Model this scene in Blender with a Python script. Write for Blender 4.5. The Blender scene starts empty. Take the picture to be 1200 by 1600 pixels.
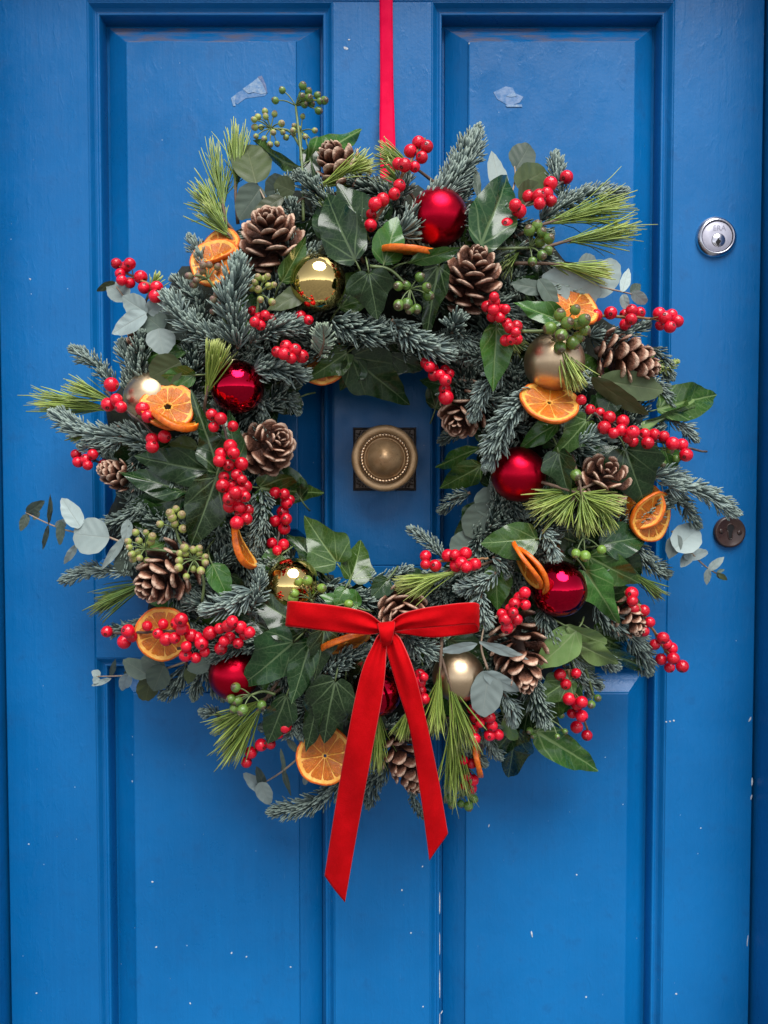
import bpy, math, random
import numpy as np
from mathutils import Vector, Matrix, Quaternion

random.seed(7)
rng = np.random.default_rng(11)
R = math.radians
scene = bpy.context.scene

# ------------------------------------------------------------------ camera
CAM_D, CAM_Z, PITCH, FPX = 0.975, 1.35, R(2.1), 1300.0     # metres, metres, down-tilt, focal length in photo pixels
cam_data = bpy.data.cameras.new('camera')
cam_data.sensor_fit = 'HORIZONTAL'
cam_data.sensor_width = 36.0
cam_data.lens = 36.0 * FPX / 1200.0
cam_data.clip_start = 0.02
cam_data.clip_end = 2000
cam = bpy.data.objects.new('camera', cam_data)
scene.collection.objects.link(cam)
cam.location = (0, -CAM_D, CAM_Z)
cam.rotation_euler = (math.pi / 2 - PITCH, 0, 0)
scene.camera = cam

# ------------------------------------------------------------------ light: bright overcast day
SUN_EL, SUN_ROT = R(57), R(168)
world = bpy.data.worlds.new('World')
scene.world = world
world.use_nodes = True
wn = world.node_tree.nodes
wl = world.node_tree.links
sky = wn.new('ShaderNodeTexSky')
sky.sky_type = 'NISHITA'
sky.sun_disc = False
sky.sun_elevation = SUN_EL
sky.sun_rotation = SUN_ROT
sky.air_density = 0.35
sky.dust_density = 0.35
hs = wn.new('ShaderNodeHueSaturation')
hs.inputs['Saturation'].default_value = 0.28
wl.new(sky.outputs[0], hs.inputs['Color'])
wl.new(hs.outputs[0], wn['Background'].inputs['Color'])
wn['Background'].inputs['Strength'].default_value = 0.08
sun_data = bpy.data.lights.new('sun', 'SUN')
sun_data.energy = 1.5
sun_data.angle = R(42)
sun_data.color = (1.0, 0.985, 0.965)
sun = bpy.data.objects.new('sun', sun_data)
scene.collection.objects.link(sun)
sd = Vector((math.sin(SUN_ROT) * math.cos(SUN_EL), math.cos(SUN_ROT) * math.cos(SUN_EL), math.sin(SUN_EL)))
sun.rotation_euler = sd.to_track_quat('Z', 'Y').to_euler()
sun.location = (0, -3, 4)
scene.view_settings.view_transform = 'Standard'
scene.view_settings.look = 'None'
scene.view_settings.exposure = 1.74
scene.view_settings.gamma = 1.0

# ------------------------------------------------------------------ pixel -> place helpers
_cp, _sp = math.cos(PITCH), math.sin(PITCH)
CAMP = Vector((0, -CAM_D, CAM_Z))
def W(px, py, h=0.0):
    """point on the plane h metres in front of the door seen at photo pixel (px, py)"""
    u = (px - 600) / FPX
    v = (800 - py) / FPX
    d = Vector((u, _cp + v * _sp, -_sp + v * _cp))
    t = (-h + CAM_D) / d.y
    return CAMP + d * t
def S(h=0.0):
    return (CAM_D - h) / FPX
WC = (590, 728)
def prof(px, py):
    r = math.hypot(px - WC[0], py - WC[1])
    t = (r - 315) / 215
    return 0.048 + 0.066 * math.sqrt(max(0.0, 1 - t * t))
def H(px, py, L):
    return max(0.006, prof(px, py) + L * 0.01)
def WL(px, py, L):
    return W(px, py, H(px, py, L))

# ------------------------------------------------------------------ mesh helpers
class MB:
    def __init__(self):
        self.v = []; self.q = []; self.t = []; self.n = 0; self.a = []; self.mi = []
    def add(self, V, Q=None, T=None, attr=None, mat=0):
        V = np.asarray(V, dtype=np.float64)
        self.v.append(V)
        nq = 0
        if Q is not None and len(Q):
            Q = np.asarray(Q, dtype=np.int64); self.q.append((Q + self.n, mat))
        if T is not None and len(T):
            T = np.asarray(T, dtype=np.int64); self.t.append((T + self.n, mat))
        if attr is None:
            attr = np.zeros((len(V), 3))
        self.a.append(np.asarray(attr, dtype=np.float32))
        self.n += len(V)
        return self
    def mesh(self, name, mats, smooth=True):
        V = np.concatenate(self.v)
        A = np.concatenate(self.a)
        me = bpy.data.meshes.new(name)
        me.vertices.add(len(V))
        me.vertices.foreach_set('co', V.astype(np.float32).ravel())
        loops = []; sizes = []; mi = []
        for q, m in self.q:
            loops.append(q.ravel()); sizes.append(np.full(len(q), 4)); mi.append(np.full(len(q), m))
        for t, m in self.t:
            loops.append(t.ravel()); sizes.append(np.full(len(t), 3)); mi.append(np.full(len(t), m))
        loops = np.concatenate(loops); sizes = np.concatenate(sizes); mi = np.concatenate(mi)
        starts = np.concatenate([[0], np.cumsum(sizes)[:-1]])
        me.loops.add(len(loops))
        me.loops.foreach_set('vertex_index', loops.astype(np.int32))
        me.polygons.add(len(sizes))
        me.polygons.foreach_set('loop_start', starts.astype(np.int32))
        me.polygons.foreach_set('loop_total', sizes.astype(np.int32))
        me.polygons.foreach_set('material_index', mi.astype(np.int32))
        me.polygons.foreach_set('use_smooth', np.full(len(sizes), bool(smooth)))
        at = me.attributes.new('luv', 'FLOAT_VECTOR', 'POINT')
        at.data.foreach_set('vector', A.ravel())
        for m in (mats if isinstance(mats, (list, tuple)) else [mats]):
            me.materials.append(m)
        me.update(calc_edges=True)
        me.validate()
        return me

WM = {}
def link(o, parent=None, M=None):
    """put o at world matrix M under parent"""
    scene.collection.objects.link(o)
    M = M or Matrix.Identity(4)
    if parent is not None:
        o.parent = parent
        o.matrix_basis = WM[parent.name].inverted() @ M
    else:
        o.matrix_basis = M
    WM[o.name] = M
    return o
def obj(name, me, parent=None, M=None, kind=None):
    o = bpy.data.objects.new(name, me)
    link(o, parent, M)
    if kind:
        o['kind'] = kind
    return o
def thing(name, label, cat, loc=(0, 0, 0), group=None, kind=None):
    o = bpy.data.objects.new(name, None)
    o.empty_display_size = 0.02
    link(o, None, Matrix.Translation(Vector(loc)))
    return tag(o, label, cat, group, kind)
def tag(o, label, cat=None, group=None, kind=None):
    if label: o['label'] = label
    if cat: o['category'] = cat
    if group: o['group'] = group
    if kind: o['kind'] = kind
    return o

def catmull(P, n):
    P = np.asarray(P, dtype=float)
    if len(P) == 2:
        t = np.linspace(0, 1, n)[:, None]
        return P[0] * (1 - t) + P[1] * t
    seg = np.linalg.norm(np.diff(P, axis=0), axis=1)
    cum = np.concatenate([[0], np.cumsum(seg)]); cum /= cum[-1]
    E = np.vstack([2 * P[0] - P[1], P, 2 * P[-1] - P[-2]])
    out = []
    for s in np.linspace(0, 1, n):
        i = min(np.searchsorted(cum, s, side='right') - 1, len(P) - 2)
        u = (s - cum[i]) / max(1e-9, cum[i + 1] - cum[i])
        p0, p1, p2, p3 = E[i], E[i + 1], E[i + 2], E[i + 3]
        out.append(0.5 * ((2 * p1) + (-p0 + p2) * u + (2 * p0 - 5 * p1 + 4 * p2 - p3) * u * u + (-p0 + 3 * p1 - 3 * p2 + p3) * u ** 3))
    return np.array(out)

def tube(mb, P, r, sides=6, attr=(0, 0, 0), cap=True, mat=0):
    P = np.asarray(P, dtype=float); n = len(P)
    r = np.broadcast_to(np.asarray(r, dtype=float), (n,)) if np.ndim(r) else np.full(n, r)
    T = np.gradient(P, axis=0); T /= np.linalg.norm(T, axis=1)[:, None] + 1e-12
    up = np.array([0.31, 0.22, 0.92]);
    if abs(T[0] @ up) > 0.9: up = np.array([0.9, -0.4, 0.1])
    V = []
    for i in range(n):
        a = np.cross(T[i], up); a /= np.linalg.norm(a) + 1e-12
        b = np.cross(a, T[i])
        up = b
        ph = np.arange(sides) / sides * 2 * math.pi
        V.append(P[i] + r[i] * (np.cos(ph)[:, None] * a + np.sin(ph)[:, None] * b))
    V = np.concatenate(V)
    i = np.arange(n - 1)[:, None] * sides
    j = np.arange(sides)[None, :]
    j2 = (j + 1) % sides
    Q = np.stack([i + j, i + j2, i + sides + j2, i + sides + j], -1).reshape(-1, 4)
    Tt = None
    if cap:
        V = np.vstack([V, P[0], P[-1]])
        k = np.arange(sides); k2 = (k + 1) % sides
        Tt = np.vstack([np.stack([k2, k, np.full(sides, n * sides)], -1),
                        np.stack([(n - 1) * sides + k, (n - 1) * sides + k2, np.full(sides, n * sides + 1)], -1)])
    mb.add(V, Q, Tt, np.tile(np.asarray(attr, dtype=float), (len(V), 1)), mat)

def lathe(mb, prof_pts, n=48, attr=None, mat=0, close=True):
    """profile (r, z) spun about +Z"""
    pp = np.asarray(prof_pts, dtype=float)
    ph = np.arange(n) / n * 2 * math.pi
    V = np.stack([pp[:, 0, None] * np.cos(ph), pp[:, 0, None] * np.sin(ph), np.repeat(pp[:, 1, None], n, 1)], -1).reshape(-1, 3)
    i = np.arange(len(pp) - 1)[:, None] * n
    j = np.arange(n)[None, :]; j2 = (j + 1) % n
    Q = np.stack([i + j, i + j2, i + n + j2, i + n + j], -1).reshape(-1, 4)
    mb.add(V, Q, None, None, mat)

def box(mb, lo, hi, bev=0.0, mat=0):
    lo = np.array(lo, float); hi = np.array(hi, float)
    if bev <= 0:
        V = np.array([[x, y, z] for x in (lo[0], hi[0]) for y in (lo[1], hi[1]) for z in (lo[2], hi[2])])
        Q = [[0, 1, 3, 2], [4, 6, 7, 5], [0, 4, 5, 1], [2, 3, 7, 6], [0, 2, 6, 4], [1, 5, 7, 3]]
        mb.add(V, Q, None, None, mat)
    else:   # chamfered toward -Y only (front face)
        x0, y0, z0 = lo; x1, y1, z1 = hi; b = bev
        V = [[x0, y1, z0], [x1, y1, z0], [x1, y1, z1], [x0, y1, z1],
             [x0, y0 + b, z0], [x1, y0 + b, z0], [x1, y0 + b, z1], [x0, y0 + b, z1],
             [x0 + b, y0, z0 + b], [x1 - b, y0, z0 + b], [x1 - b, y0, z1 - b], [x0 + b, y0, z1 - b]]
        Q = [[3, 2, 1, 0]]
        for k in range(4):
            k2 = (k + 1) % 4
            Q.append([k, k2, 4 + k2, 4 + k]); Q.append([4 + k, 4 + k2, 8 + k2, 8 + k])
        Q.append([8, 9, 10, 11])
        mb.add(V, Q, None, None, mat)

def basis(xd, zhint):
    x = Vector(xd).normalized()
    z = Vector(zhint) - x * Vector(zhint).dot(x)
    z.normalize()
    y = z.cross(x)
    return x, y, z
def mat4(x, y, z, loc):
    M = Matrix.Identity(4)
    for i in range(3):
        M[i][0], M[i][1], M[i][2], M[i][3] = x[i], y[i], z[i], loc[i]
    return M
def along(axis, loc, spin=0.0):
    """matrix whose +Z points along axis"""
    q = Vector(axis).normalized().to_track_quat('Z', 'Y')
    return Matrix.Translation(loc) @ q.to_matrix().to_4x4() @ Matrix.Rotation(spin, 4, 'Z')

# ------------------------------------------------------------------ materials
def new_mat(name):
    m = bpy.data.materials.new(name); m.use_nodes = True
    nt = m.node_tree
    return m, nt, nt.nodes, nt.links, nt.nodes['Principled BSDF']
class NB:
    """tiny node-graph writer"""
    def __init__(s, nt): s.nt = nt; s.n = nt.nodes; s.l = nt.links
    def put(s, sock, v):
        if isinstance(v, bpy.types.NodeSocket): s.l.new(v, sock)
        elif v is not None: sock.default_value = v
    def m(s, op, a, b=None, c=None, clamp=False):
        x = s.n.new('ShaderNodeMath'); x.operation = op; x.use_clamp = clamp
        for i, v in enumerate((a, b, c)):
            if v is not None: s.put(x.inputs[i], v)
        return x.outputs[0]
    def ss(s, v, lo, hi, o0=0.0, o1=1.0):
        x = s.n.new('ShaderNodeMapRange'); x.interpolation_type = 'SMOOTHSTEP'
        s.put(x.inputs['Value'], v); x.inputs['From Min'].default_value = lo; x.inputs['From Max'].default_value = hi
        x.inputs['To Min'].default_value = o0; x.inputs['To Max'].default_value = o1
        return x.outputs[0]
    def mix(s, f, a, b, blend='MIX'):
        x = s.n.new('ShaderNodeMix'); x.data_type = 'RGBA'; x.blend_type = blend
        s.put(x.inputs[0], f); s.put(x.inputs[6], c4(a)); s.put(x.inputs[7], c4(b))
        return x.outputs[2]
    def noise(s, vec, scale, detail=3, rough=0.5, dist=0.0):
        x = s.n.new('ShaderNodeTexNoise'); x.inputs['Scale'].default_value = scale
        x.inputs['Detail'].default_value = detail; x.inputs['Roughness'].default_value = rough; x.inputs['Distortion'].default_value = dist
        if vec is not None: s.l.new(vec, x.inputs['Vector'])
        return x.outputs[0]
    def coord(s, which='Object'):
        return s.n.new('ShaderNodeTexCoord').outputs[which]
    def mapping(s, vec, scale=(1, 1, 1), rot=(0, 0, 0), loc=(0, 0, 0)):
        x = s.n.new('ShaderNodeMapping'); s.l.new(vec, x.inputs['Vector'])
        x.inputs['Scale'].default_value = scale; x.inputs['Rotation'].default_value = rot; x.inputs['Location'].default_value = loc
        return x.outputs[0]
    def attr(s, name='luv'):
        x = s.n.new('ShaderNodeAttribute'); x.attribute_name = name
        sp = s.n.new('ShaderNodeSeparateXYZ'); s.l.new(x.outputs['Vector'], sp.inputs[0])
        return sp.outputs[0], sp.outputs[1], sp.outputs[2]
    def sep(s, vec):
        sp = s.n.new('ShaderNodeSeparateXYZ'); s.l.new(vec, sp.inputs[0]); return sp.outputs
    def bump(s, h, strength, dist, normal=None):
        x = s.n.new('ShaderNodeBump'); x.inputs['Strength'].default_value = strength; x.inputs['Distance'].default_value = dist
        s.put(x.inputs['Height'], h)
        if normal is not None: s.l.new(normal, x.inputs['Normal'])
        return x.outputs[0]
    def rnd(s):
        return s.n.new('ShaderNodeObjectInfo').outputs['Random']
def c4(c):
    if isinstance(c, (tuple, list)) and len(c) == 3: return (*c, 1.0)
    return c

def paint_material(name, grain_axis='Z'):
    m, nt, n, l, b = new_mat(name); g = NB(nt)
    co = g.coord('Object')
    big = g.noise(co, 3.2, 4, 0.55)
    st = (55, 55, 2.2) if grain_axis == 'Z' else (2.2, 55, 55)
    brush = g.noise(g.mapping(co, st), 3.0, 5, 0.6)
    peel = g.noise(co, 260, 2, 0.5)
    mid = g.noise(co, 38, 4, 0.65)
    col = g.mix(g.ss(big, 0.32, 0.7), (0.0013, 0.106, 0.306), (0.0016, 0.138, 0.386))
    col = g.mix(g.m('MULTIPLY', g.ss(brush, 0.45, 0.75), 0.20), col, (0.003, 0.150, 0.41))
    col = g.mix(g.m('MULTIPLY', g.ss(mid, 0.55, 0.75), 0.40), col, (0.0014, 0.080, 0.240))
    # flecks of pale undercoat where the paint has chipped
    sx_ = g.sep(co); cb = n.new('ShaderNodeCombineXYZ'); l.new(sx_[0], cb.inputs[0]); l.new(sx_[2], cb.inputs[1]); flat = cb.outputs[0]
    def flecks(scale, rmax, keep, jit):
        v = n.new('ShaderNodeTexVoronoi'); v.voronoi_dimensions = '2D'; v.inputs['Scale'].default_value = scale
        l.new(g.mapping(flat, (1, 0.75, 1), loc=(jit, jit * 2, 0)), v.inputs['Vector'])
        sc = n.new('ShaderNodeSeparateColor'); l.new(v.outputs['Color'], sc.inputs[0])
        wob = g.m('ADD', v.outputs['Distance'], g.m('MULTIPLY', g.m('SUBTRACT', g.noise(co, scale * 14, 2), 0.5), rmax * 1.3))
        rad = g.m('MULTIPLY', sc.outputs[1], rmax)
        return g.m('MULTIPLY', g.m('LESS_THAN', wob, rad), g.m('GREATER_THAN', sc.outputs[0], keep))
    f1 = flecks(46, 0.028, 0.87, 0.3)
    f2 = flecks(20, 0.020, 0.86, 1.7)
    fl = g.m('MULTIPLY', g.m('MAXIMUM', f1, f2), g.ss(g.noise(co, 2.1, 2), 0.40, 0.60))
    col = g.mix(g.m('MULTIPLY', fl, 0.75), col, (0.52, 0.60, 0.68))
    # fine vertical scuffs
    sc1 = g.noise(g.mapping(co, (240, 240, 14), loc=(3, 1, 2)), 1.0, 3, 0.5)
    scm = g.m('MULTIPLY', g.ss(sc1, 0.735, 0.77), 0.35)
    col = g.mix(scm, col, (0.10, 0.26, 0.50))
    # grey-brown dust on ledges that face up
    nz = g.sep(n.new('ShaderNodeNewGeometry').outputs['Normal'])[2]
    dust = g.m('MULTIPLY', g.ss(nz, 0.15, 0.35), g.ss(g.noise(g.mapping(co, (6, 6, 30)), 4.0, 4, 0.6), 0.35, 0.72))
    pz = g.sep(co)[2]
    dust = g.m('MULTIPLY', dust, g.ss(pz, 1.5, 1.85, 0.05, 0.75))
    col = g.mix(dust, col, (0.16, 0.12, 0.11))
    l.new(col, b.inputs['Base Color'])
    rg = g.m('ADD', g.ss(mid, 0.3, 0.75, 0.24, 0.42), g.m('MULTIPLY', g.ss(big, 0.35, 0.65), 0.10))
    l.new(rg, b.inputs['Roughness'])
    b.inputs['Specular IOR Level'].default_value = 0.33
    lump = g.noise(g.mapping(co, (1, 1, 0.45)), 95, 3, 0.55, 0.6)
    hgt = g.m('ADD', g.m('MULTIPLY', brush, 0.5), g.m('ADD', g.m('MULTIPLY', peel, 0.2), g.m('ADD', g.m('MULTIPLY', mid, 0.4), g.m('MULTIPLY', g.ss(lump, 0.5, 0.8), 0.35))))
    hgt = g.m('SUBTRACT', hgt, g.m('MULTIPLY', fl, 0.8))
    l.new(g.bump(hgt, 0.5, 0.0012), b.inputs['Normal'])
    return m

def needle_material(name, dark, lite, tipc, rough=0.5, trans=0.0):
    """luv = (tone, along, across)"""
    m, nt, n, l, b = new_mat(name); g = NB(nt)
    tone, al, ac = g.attr()
    col = g.mix(tone, dark, lite)
    col = g.mix(g.m('MULTIPLY', g.ss(al, 0.7, 1.0), 0.6), col, tipc)
    l.new(col, b.inputs['Base Color'])
    b.inputs['Roughness'].default_value = rough
    b.inputs['Specular IOR Level'].default_value = 0.4
    return m

def leaf_material(name, base, base2, vein, rough, vein_amt=0.85, period=0.26, slope=0.85, spec=0.5, tert=0.22, palm=(0.52, 1.12)):
    """luv = (x / length, y / length, random)"""
    m, nt, n, l, b = new_mat(name); g = NB(nt)
    at = n.new('ShaderNodeAttribute'); at.attribute_name = 'luv'
    x, y, r = g.sep(at.outputs['Vector'])
    wob = g.m('MULTIPLY', g.m('SUBTRACT', g.noise(at.outputs['Vector'], 6.0, 2), 0.5), 0.05)
    ax = g.m('ABSOLUTE', g.m('ADD', x, g.m('MULTIPLY', wob, 0.3)))
    wid = g.ss(y, 0.0, 1.0, 0.016, 0.006)
    mid = g.m('SUBTRACT', 1.0, g.ss(g.m('DIVIDE', ax, wid), 0.5, 1.3))
    # main veins fanning from the leaf base
    yb = g.m('SUBTRACT', y, 0.02)
    th = g.m('ARCTAN2', ax, yb)
    rad = g.m('SQRT', g.m('ADD', g.m('MULTIPLY', ax, ax), g.m('MULTIPLY', yb, yb)))
    fan = None
    for t0 in palm:
        d0 = g.m('MULTIPLY', rad, g.m('ABSOLUTE', g.m('SUBTRACT', g.m('ADD', th, g.m('MULTIPLY', wob, 1.5)), t0)))
        v0 = g.m('SUBTRACT', 1.0, g.ss(d0, 0.003, 0.013))
        fan = v0 if fan is None else g.m('MAXIMUM', fan, v0)
    # side veins off the midrib
    s = g.m('DIVIDE', g.m('ADD', g.m('SUBTRACT', y, g.m('MULTIPLY', ax, slope)), g.m('MULTIPLY', wob, 1.4)), period)
    fr = g.m('MULTIPLY', g.m('ABSOLUTE', g.m('SUBTRACT', g.m('FRACT', g.m('ADD', s, 10.5)), 0.5)), period)
    lat = g.m('SUBTRACT', 1.0, g.ss(fr, 0.002, 0.010))
    lat = g.m('MULTIPLY', lat, g.ss(ax, 0.0, 0.30, 0.55, 0.05))
    if fan is not None: lat = g.m('MAXIMUM', lat, g.m('MULTIPLY', fan, g.ss(rad, 0.1, 0.6, 0.9, 0.3)))
    vo = n.new('ShaderNodeTexVoronoi'); vo.feature = 'DISTANCE_TO_EDGE'; vo.inputs['Scale'].default_value = 15
    l.new(at.outputs['Vector'], vo.inputs['Vector'])
    te = g.m('MULTIPLY', g.m('SUBTRACT', 1.0, g.ss(vo.outputs['Distance'], 0.0, 0.09)), tert)
    v = g.m('MAXIMUM', g.m('MAXIMUM', mid, lat), te)
    nz = g.noise(g.coord('Object'), 45, 4, 0.6)
    col = g.mix(g.ss(nz, 0.3, 0.75), base, base2)
    hsv = n.new('ShaderNodeHueSaturation'); l.new(col, hsv.inputs['Color'])
    l.new(g.m('ADD', g.m('MULTIPLY', r, 0.7), 0.65), hsv.inputs['Value'])
    l.new(g.m('ADD', g.m('MULTIPLY', r, 0.03), 0.485), hsv.inputs['Hue'])
    # tiny blemishes
    bl = g.ss(g.noise(g.coord('Object'), 210, 2, 0.5), 0.74, 0.78)
    col = g.mix(g.m('MULTIPLY', bl, 0.4), hsv.outputs[0], (0.10, 0.07, 0.03))
    col = g.mix(g.m('MULTIPLY', v, vein_amt), col, vein)
    l.new(col, b.inputs['Base Color'])
    l.new(g.ss(nz, 0.3, 0.8, rough - 0.05, rough + 0.12), b.inputs['Roughness'])
    b.inputs['Specular IOR Level'].default_value = spec
    hh = g.m('ADD', g.m('MULTIPLY', v, -0.6), g.m('MULTIPLY', nz, 0.35))
    l.new(g.bump(hh, 0.30, 0.0006), b.inputs['Normal'])
    # light passing through the thin blade
    tr = n.new('ShaderNodeBsdfTranslucent'); l.new(col, tr.inputs['Color'])
    mx = n.new('ShaderNodeMixShader'); mx.inputs[0].default_value = 0.12
    l.new(b.outputs[0], mx.inputs[1]); l.new(tr.outputs[0], mx.inputs[2])
    l.new(mx.outputs[0], n['Material Output'].inputs['Surface'])
    return m

def plain(name, col, rough=0.5, metal=0.0, col2=None, scale=60, bump=0.0, spec=0.5, sss=0.0, coat=0.0):
    m, nt, n, l, b = new_mat(name); g = NB(nt)
    co = g.coord('Object')
    nz = g.noise(co, scale, 4, 0.6)
    if col2:
        l.new(g.mix(g.ss(nz, 0.3, 0.7), col, col2), b.inputs['Base Color'])
    else:
        b.inputs['Base Color'].default_value = c4(col)
    b.inputs['Metallic'].default_value = metal
    l.new(g.ss(nz, 0.25, 0.8, max(0.0, rough * 0.85), rough * 1.2), b.inputs['Roughness'])
    b.inputs['Specular IOR Level'].default_value = spec
    if sss:
        b.inputs['Subsurface Weight'].default_value = sss
        b.inputs['Subsurface Scale'].default_value = 0.004
    if coat:
        b.inputs['Coat Weight'].default_value = coat; b.inputs['Coat Roughness'].default_value = 0.08
    if bump:
        l.new(g.bump(nz, bump, 0.001 if bump > 0.02 else 1.0), b.inputs['Normal'])
    return m

M = {}
M['paint'] = paint_material('blue_gloss_paint', 'Z')
M['paint_h'] = paint_material('blue_gloss_paint_rail', 'X')
M['fir'] = needle_material('fir_needle', (0.012, 0.030, 0.022), (0.27, 0.35, 0.33), (0.28, 0.35, 0.28), 0.42)
M['firlite'] = needle_material('fir_needle_underside', (0.10, 0.16, 0.10), (0.34, 0.42, 0.36), (0.36, 0.44, 0.30), 0.5)
M['pine'] = needle_material('pine_needle', (0.06, 0.125, 0.018), (0.36, 0.46, 0.085), (0.46, 0.48, 0.17), 0.38)
M['pinedark'] = needle_material('pine_needle_dark', (0.035, 0.075, 0.016), (0.20, 0.29, 0.06), (0.25, 0.26, 0.09), 0.42)
M['ivy'] = leaf_material('ivy_leaf_dark', (0.009, 0.030, 0.008), (0.018, 0.052, 0.014), (0.15, 0.22, 0.10), 0.22, 0.62)
M['ivygreen'] = leaf_material('ivy_leaf_green', (0.026, 0.078, 0.010), (0.045, 0.115, 0.018), (0.19, 0.28, 0.10), 0.22, 0.75)
M['ivypale'] = leaf_material('ivy_leaf_underside', (0.10, 0.17, 0.045), (0.14, 0.21, 0.06), (0.24, 0.30, 0.13), 0.42, 0.6)
M['euc'] = leaf_material('eucalyptus_leaf', (0.25, 0.31, 0.295), (0.30, 0.36, 0.34), (0.28, 0.31, 0.27), 0.55, 0.4, 0.15, 0.6, 0.3, 0.06, ())
M['eucdark'] = leaf_material('eucalyptus_leaf_dark', (0.075, 0.105, 0.085), (0.10, 0.135, 0.10), (0.17, 0.19, 0.14), 0.5, 0.3, 0.15, 0.6, 0.35, 0.06, ())
M['eucolive'] = leaf_material('eucalyptus_leaf_olive', (0.055, 0.075, 0.028), (0.075, 0.10, 0.04), (0.15, 0.16, 0.08), 0.42, 0.3, 0.15, 0.6, 0.4, 0.06, ())
M['twig'] = plain('twig_bark', (0.10, 0.06, 0.035), 0.75, 0, (0.17, 0.11, 0.075), 300, 0.4)
M['twigdark'] = plain('winterberry_bark', (0.045, 0.025, 0.02), 0.65, 0, (0.10, 0.065, 0.05), 300, 0.4)
M['twigtan'] = plain('tan_stem', (0.26, 0.14, 0.05), 0.6, 0, (0.20, 0.10, 0.04), 200, 0.2)
M['stem'] = plain('green_stem', (0.13, 0.18, 0.06), 0.5, 0, (0.09, 0.13, 0.045), 200, 0.1)
M['eucstem'] = plain('eucalyptus_stem', (0.33, 0.22, 0.16), 0.5, 0, (0.24, 0.19, 0.12), 200, 0.1)
M['moss'] = plain('moss_ring', (0.008, 0.013, 0.008), 0.95, 0, (0.022, 0.026, 0.014), 160, 1.0)
M['red_matte'] = plain('matte_red_bauble', (0.50, 0.004, 0.022), 0.33, 1.0, (0.46, 0.004, 0.02), 8)
M['red_shiny'] = plain('mirror_red_bauble', (0.46, 0.004, 0.026), 0.035, 1.0, None, 2.2, 0.012)
M['gold_shiny'] = plain('mirror_gold_bauble', (0.80, 0.58, 0.22), 0.03, 1.0, None, 2.2, 0.012)
M['gold_matte'] = plain('matte_champagne_bauble', (0.62, 0.46, 0.29), 0.36, 1.0, (0.58, 0.43, 0.27), 8)
M['cap'] = plain('bauble_cap_metal', (0.65, 0.55, 0.36), 0.25, 1.0)
M['rind'] = plain('orange_rind', (0.74, 0.16, 0.004), 0.42, 0, (0.50, 0.085, 0.003), 240, 0.5, sss=0.15)
M['pith'] = plain('orange_pith', (0.82, 0.44, 0.09), 0.6, 0, (0.74, 0.31, 0.035), 200, 0.3, sss=0.2)
M['ribbon'] = plain('satin_ribbon', (0.74, 0.0003, 0.050), 0.6, 0, (0.64, 0.0003, 0.042), 45, 0.3, spec=0.06)
M['chrome'] = plain('brushed_chrome', (0.66, 0.65, 0.69), 0.24, 1.0, (0.58, 0.57, 0.61), 90)
M['chromeface'] = plain('satin_lock_face', (0.55, 0.54, 0.62), 0.5, 0.25, (0.50, 0.49, 0.57), 200)
M['black'] = plain('keyhole_black', (0.004, 0.004, 0.004), 0.8)
M['etch'] = plain('etched_grey', (0.30, 0.29, 0.36), 0.5, 0.2)
M['umber'] = plain('brown_bakelite', (0.042, 0.022, 0.018), 0.30, 0, (0.055, 0.030, 0.024), 80, 0.05)
M['tape'] = plain('torn_tape', (0.03, 0.15, 0.36), 0.4, 0, (0.16, 0.26, 0.44), 160, 0.3)
M['tapedark'] = plain('tape_residue', (0.05, 0.12, 0.30), 0.5, 0, (0.12, 0.16, 0.28), 200, 0.6)
M['undercoat'] = plain('old_undercoat', (0.26, 0.36, 0.48), 0.6, 0, (0.10, 0.22, 0.42), 250, 0.3)

def brass_material():
    m, nt, n, l, b = new_mat('aged_brass'); g = NB(nt)
    co = g.coord('Object')
    a = g.noise(co, 42, 5, 0.65); f = g.noise(co, 330, 3, 0.6)
    col = g.mix(g.ss(a, 0.3, 0.7), (0.34, 0.20, 0.088), (0.56, 0.37, 0.20))
    col = g.mix(g.m('MULTIPLY', g.ss(f, 0.55, 0.75), 0.5), col, (0.09, 0.055, 0.028))
    l.new(col, b.inputs['Base Color'])
    b.inputs['Metallic'].default_value = 0.5
    l.new(g.ss(a, 0.3, 0.75, 0.34, 0.52), b.inputs['Roughness'])
    l.new(g.bump(f, 0.08, 0.0006), b.inputs['Normal'])
    return m
M['brass'] = brass_material()
M['brasslite'] = plain('rubbed_brass', (0.80, 0.58, 0.38), 0.30, 0.95, (0.36, 0.24, 0.13), 150)
M['bronze'] = plain('dark_bronze', (0.045, 0.032, 0.026), 0.42, 0.5, (0.085, 0.060, 0.042), 160, 0.3)

def berry_material(name, col, col2, tip, rough, lo=-0.93):
    m, nt, n, l, b = new_mat(name); g = NB(nt)
    co = g.coord('Object'); z = g.sep(co)[2]
    c = g.mix(g.rnd(), col, col2)
    mask = g.ss(z, lo - 0.03, lo + 0.02, 1, 0)
    c = g.mix(mask, c, tip)
    l.new(c, b.inputs['Base Color'])
    b.inputs['Roughness'].default_value = rough
    b.inputs['Subsurface Weight'].default_value = 0.12
    b.inputs['Subsurface Scale'].default_value = 0.5
    b.inputs['Subsurface Radius'].default_value = (0.6, 0.2, 0.1)
    l.new(g.bump(g.noise(co, 3.0, 2), 0.1, 0.3), b.inputs['Normal'])
    return m
M['berry'] = berry_material('winterberry_red', (0.80, 0.004, 0.024), (0.48, 0.002, 0.012), (0.04, 0.006, 0.004), 0.22, -0.95)
M['ivyberry'] = berry_material('ivy_berry_green', (0.075, 0.145, 0.022), (0.12, 0.20, 0.035), (0.10, 0.075, 0.04), 0.28, -0.72)
M['ivyberrybright'] = berry_material('ivy_berry_bright', (0.15, 0.27, 0.035), (0.19, 0.31, 0.045), (0.13, 0.13, 0.05), 0.32, -0.9)
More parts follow.
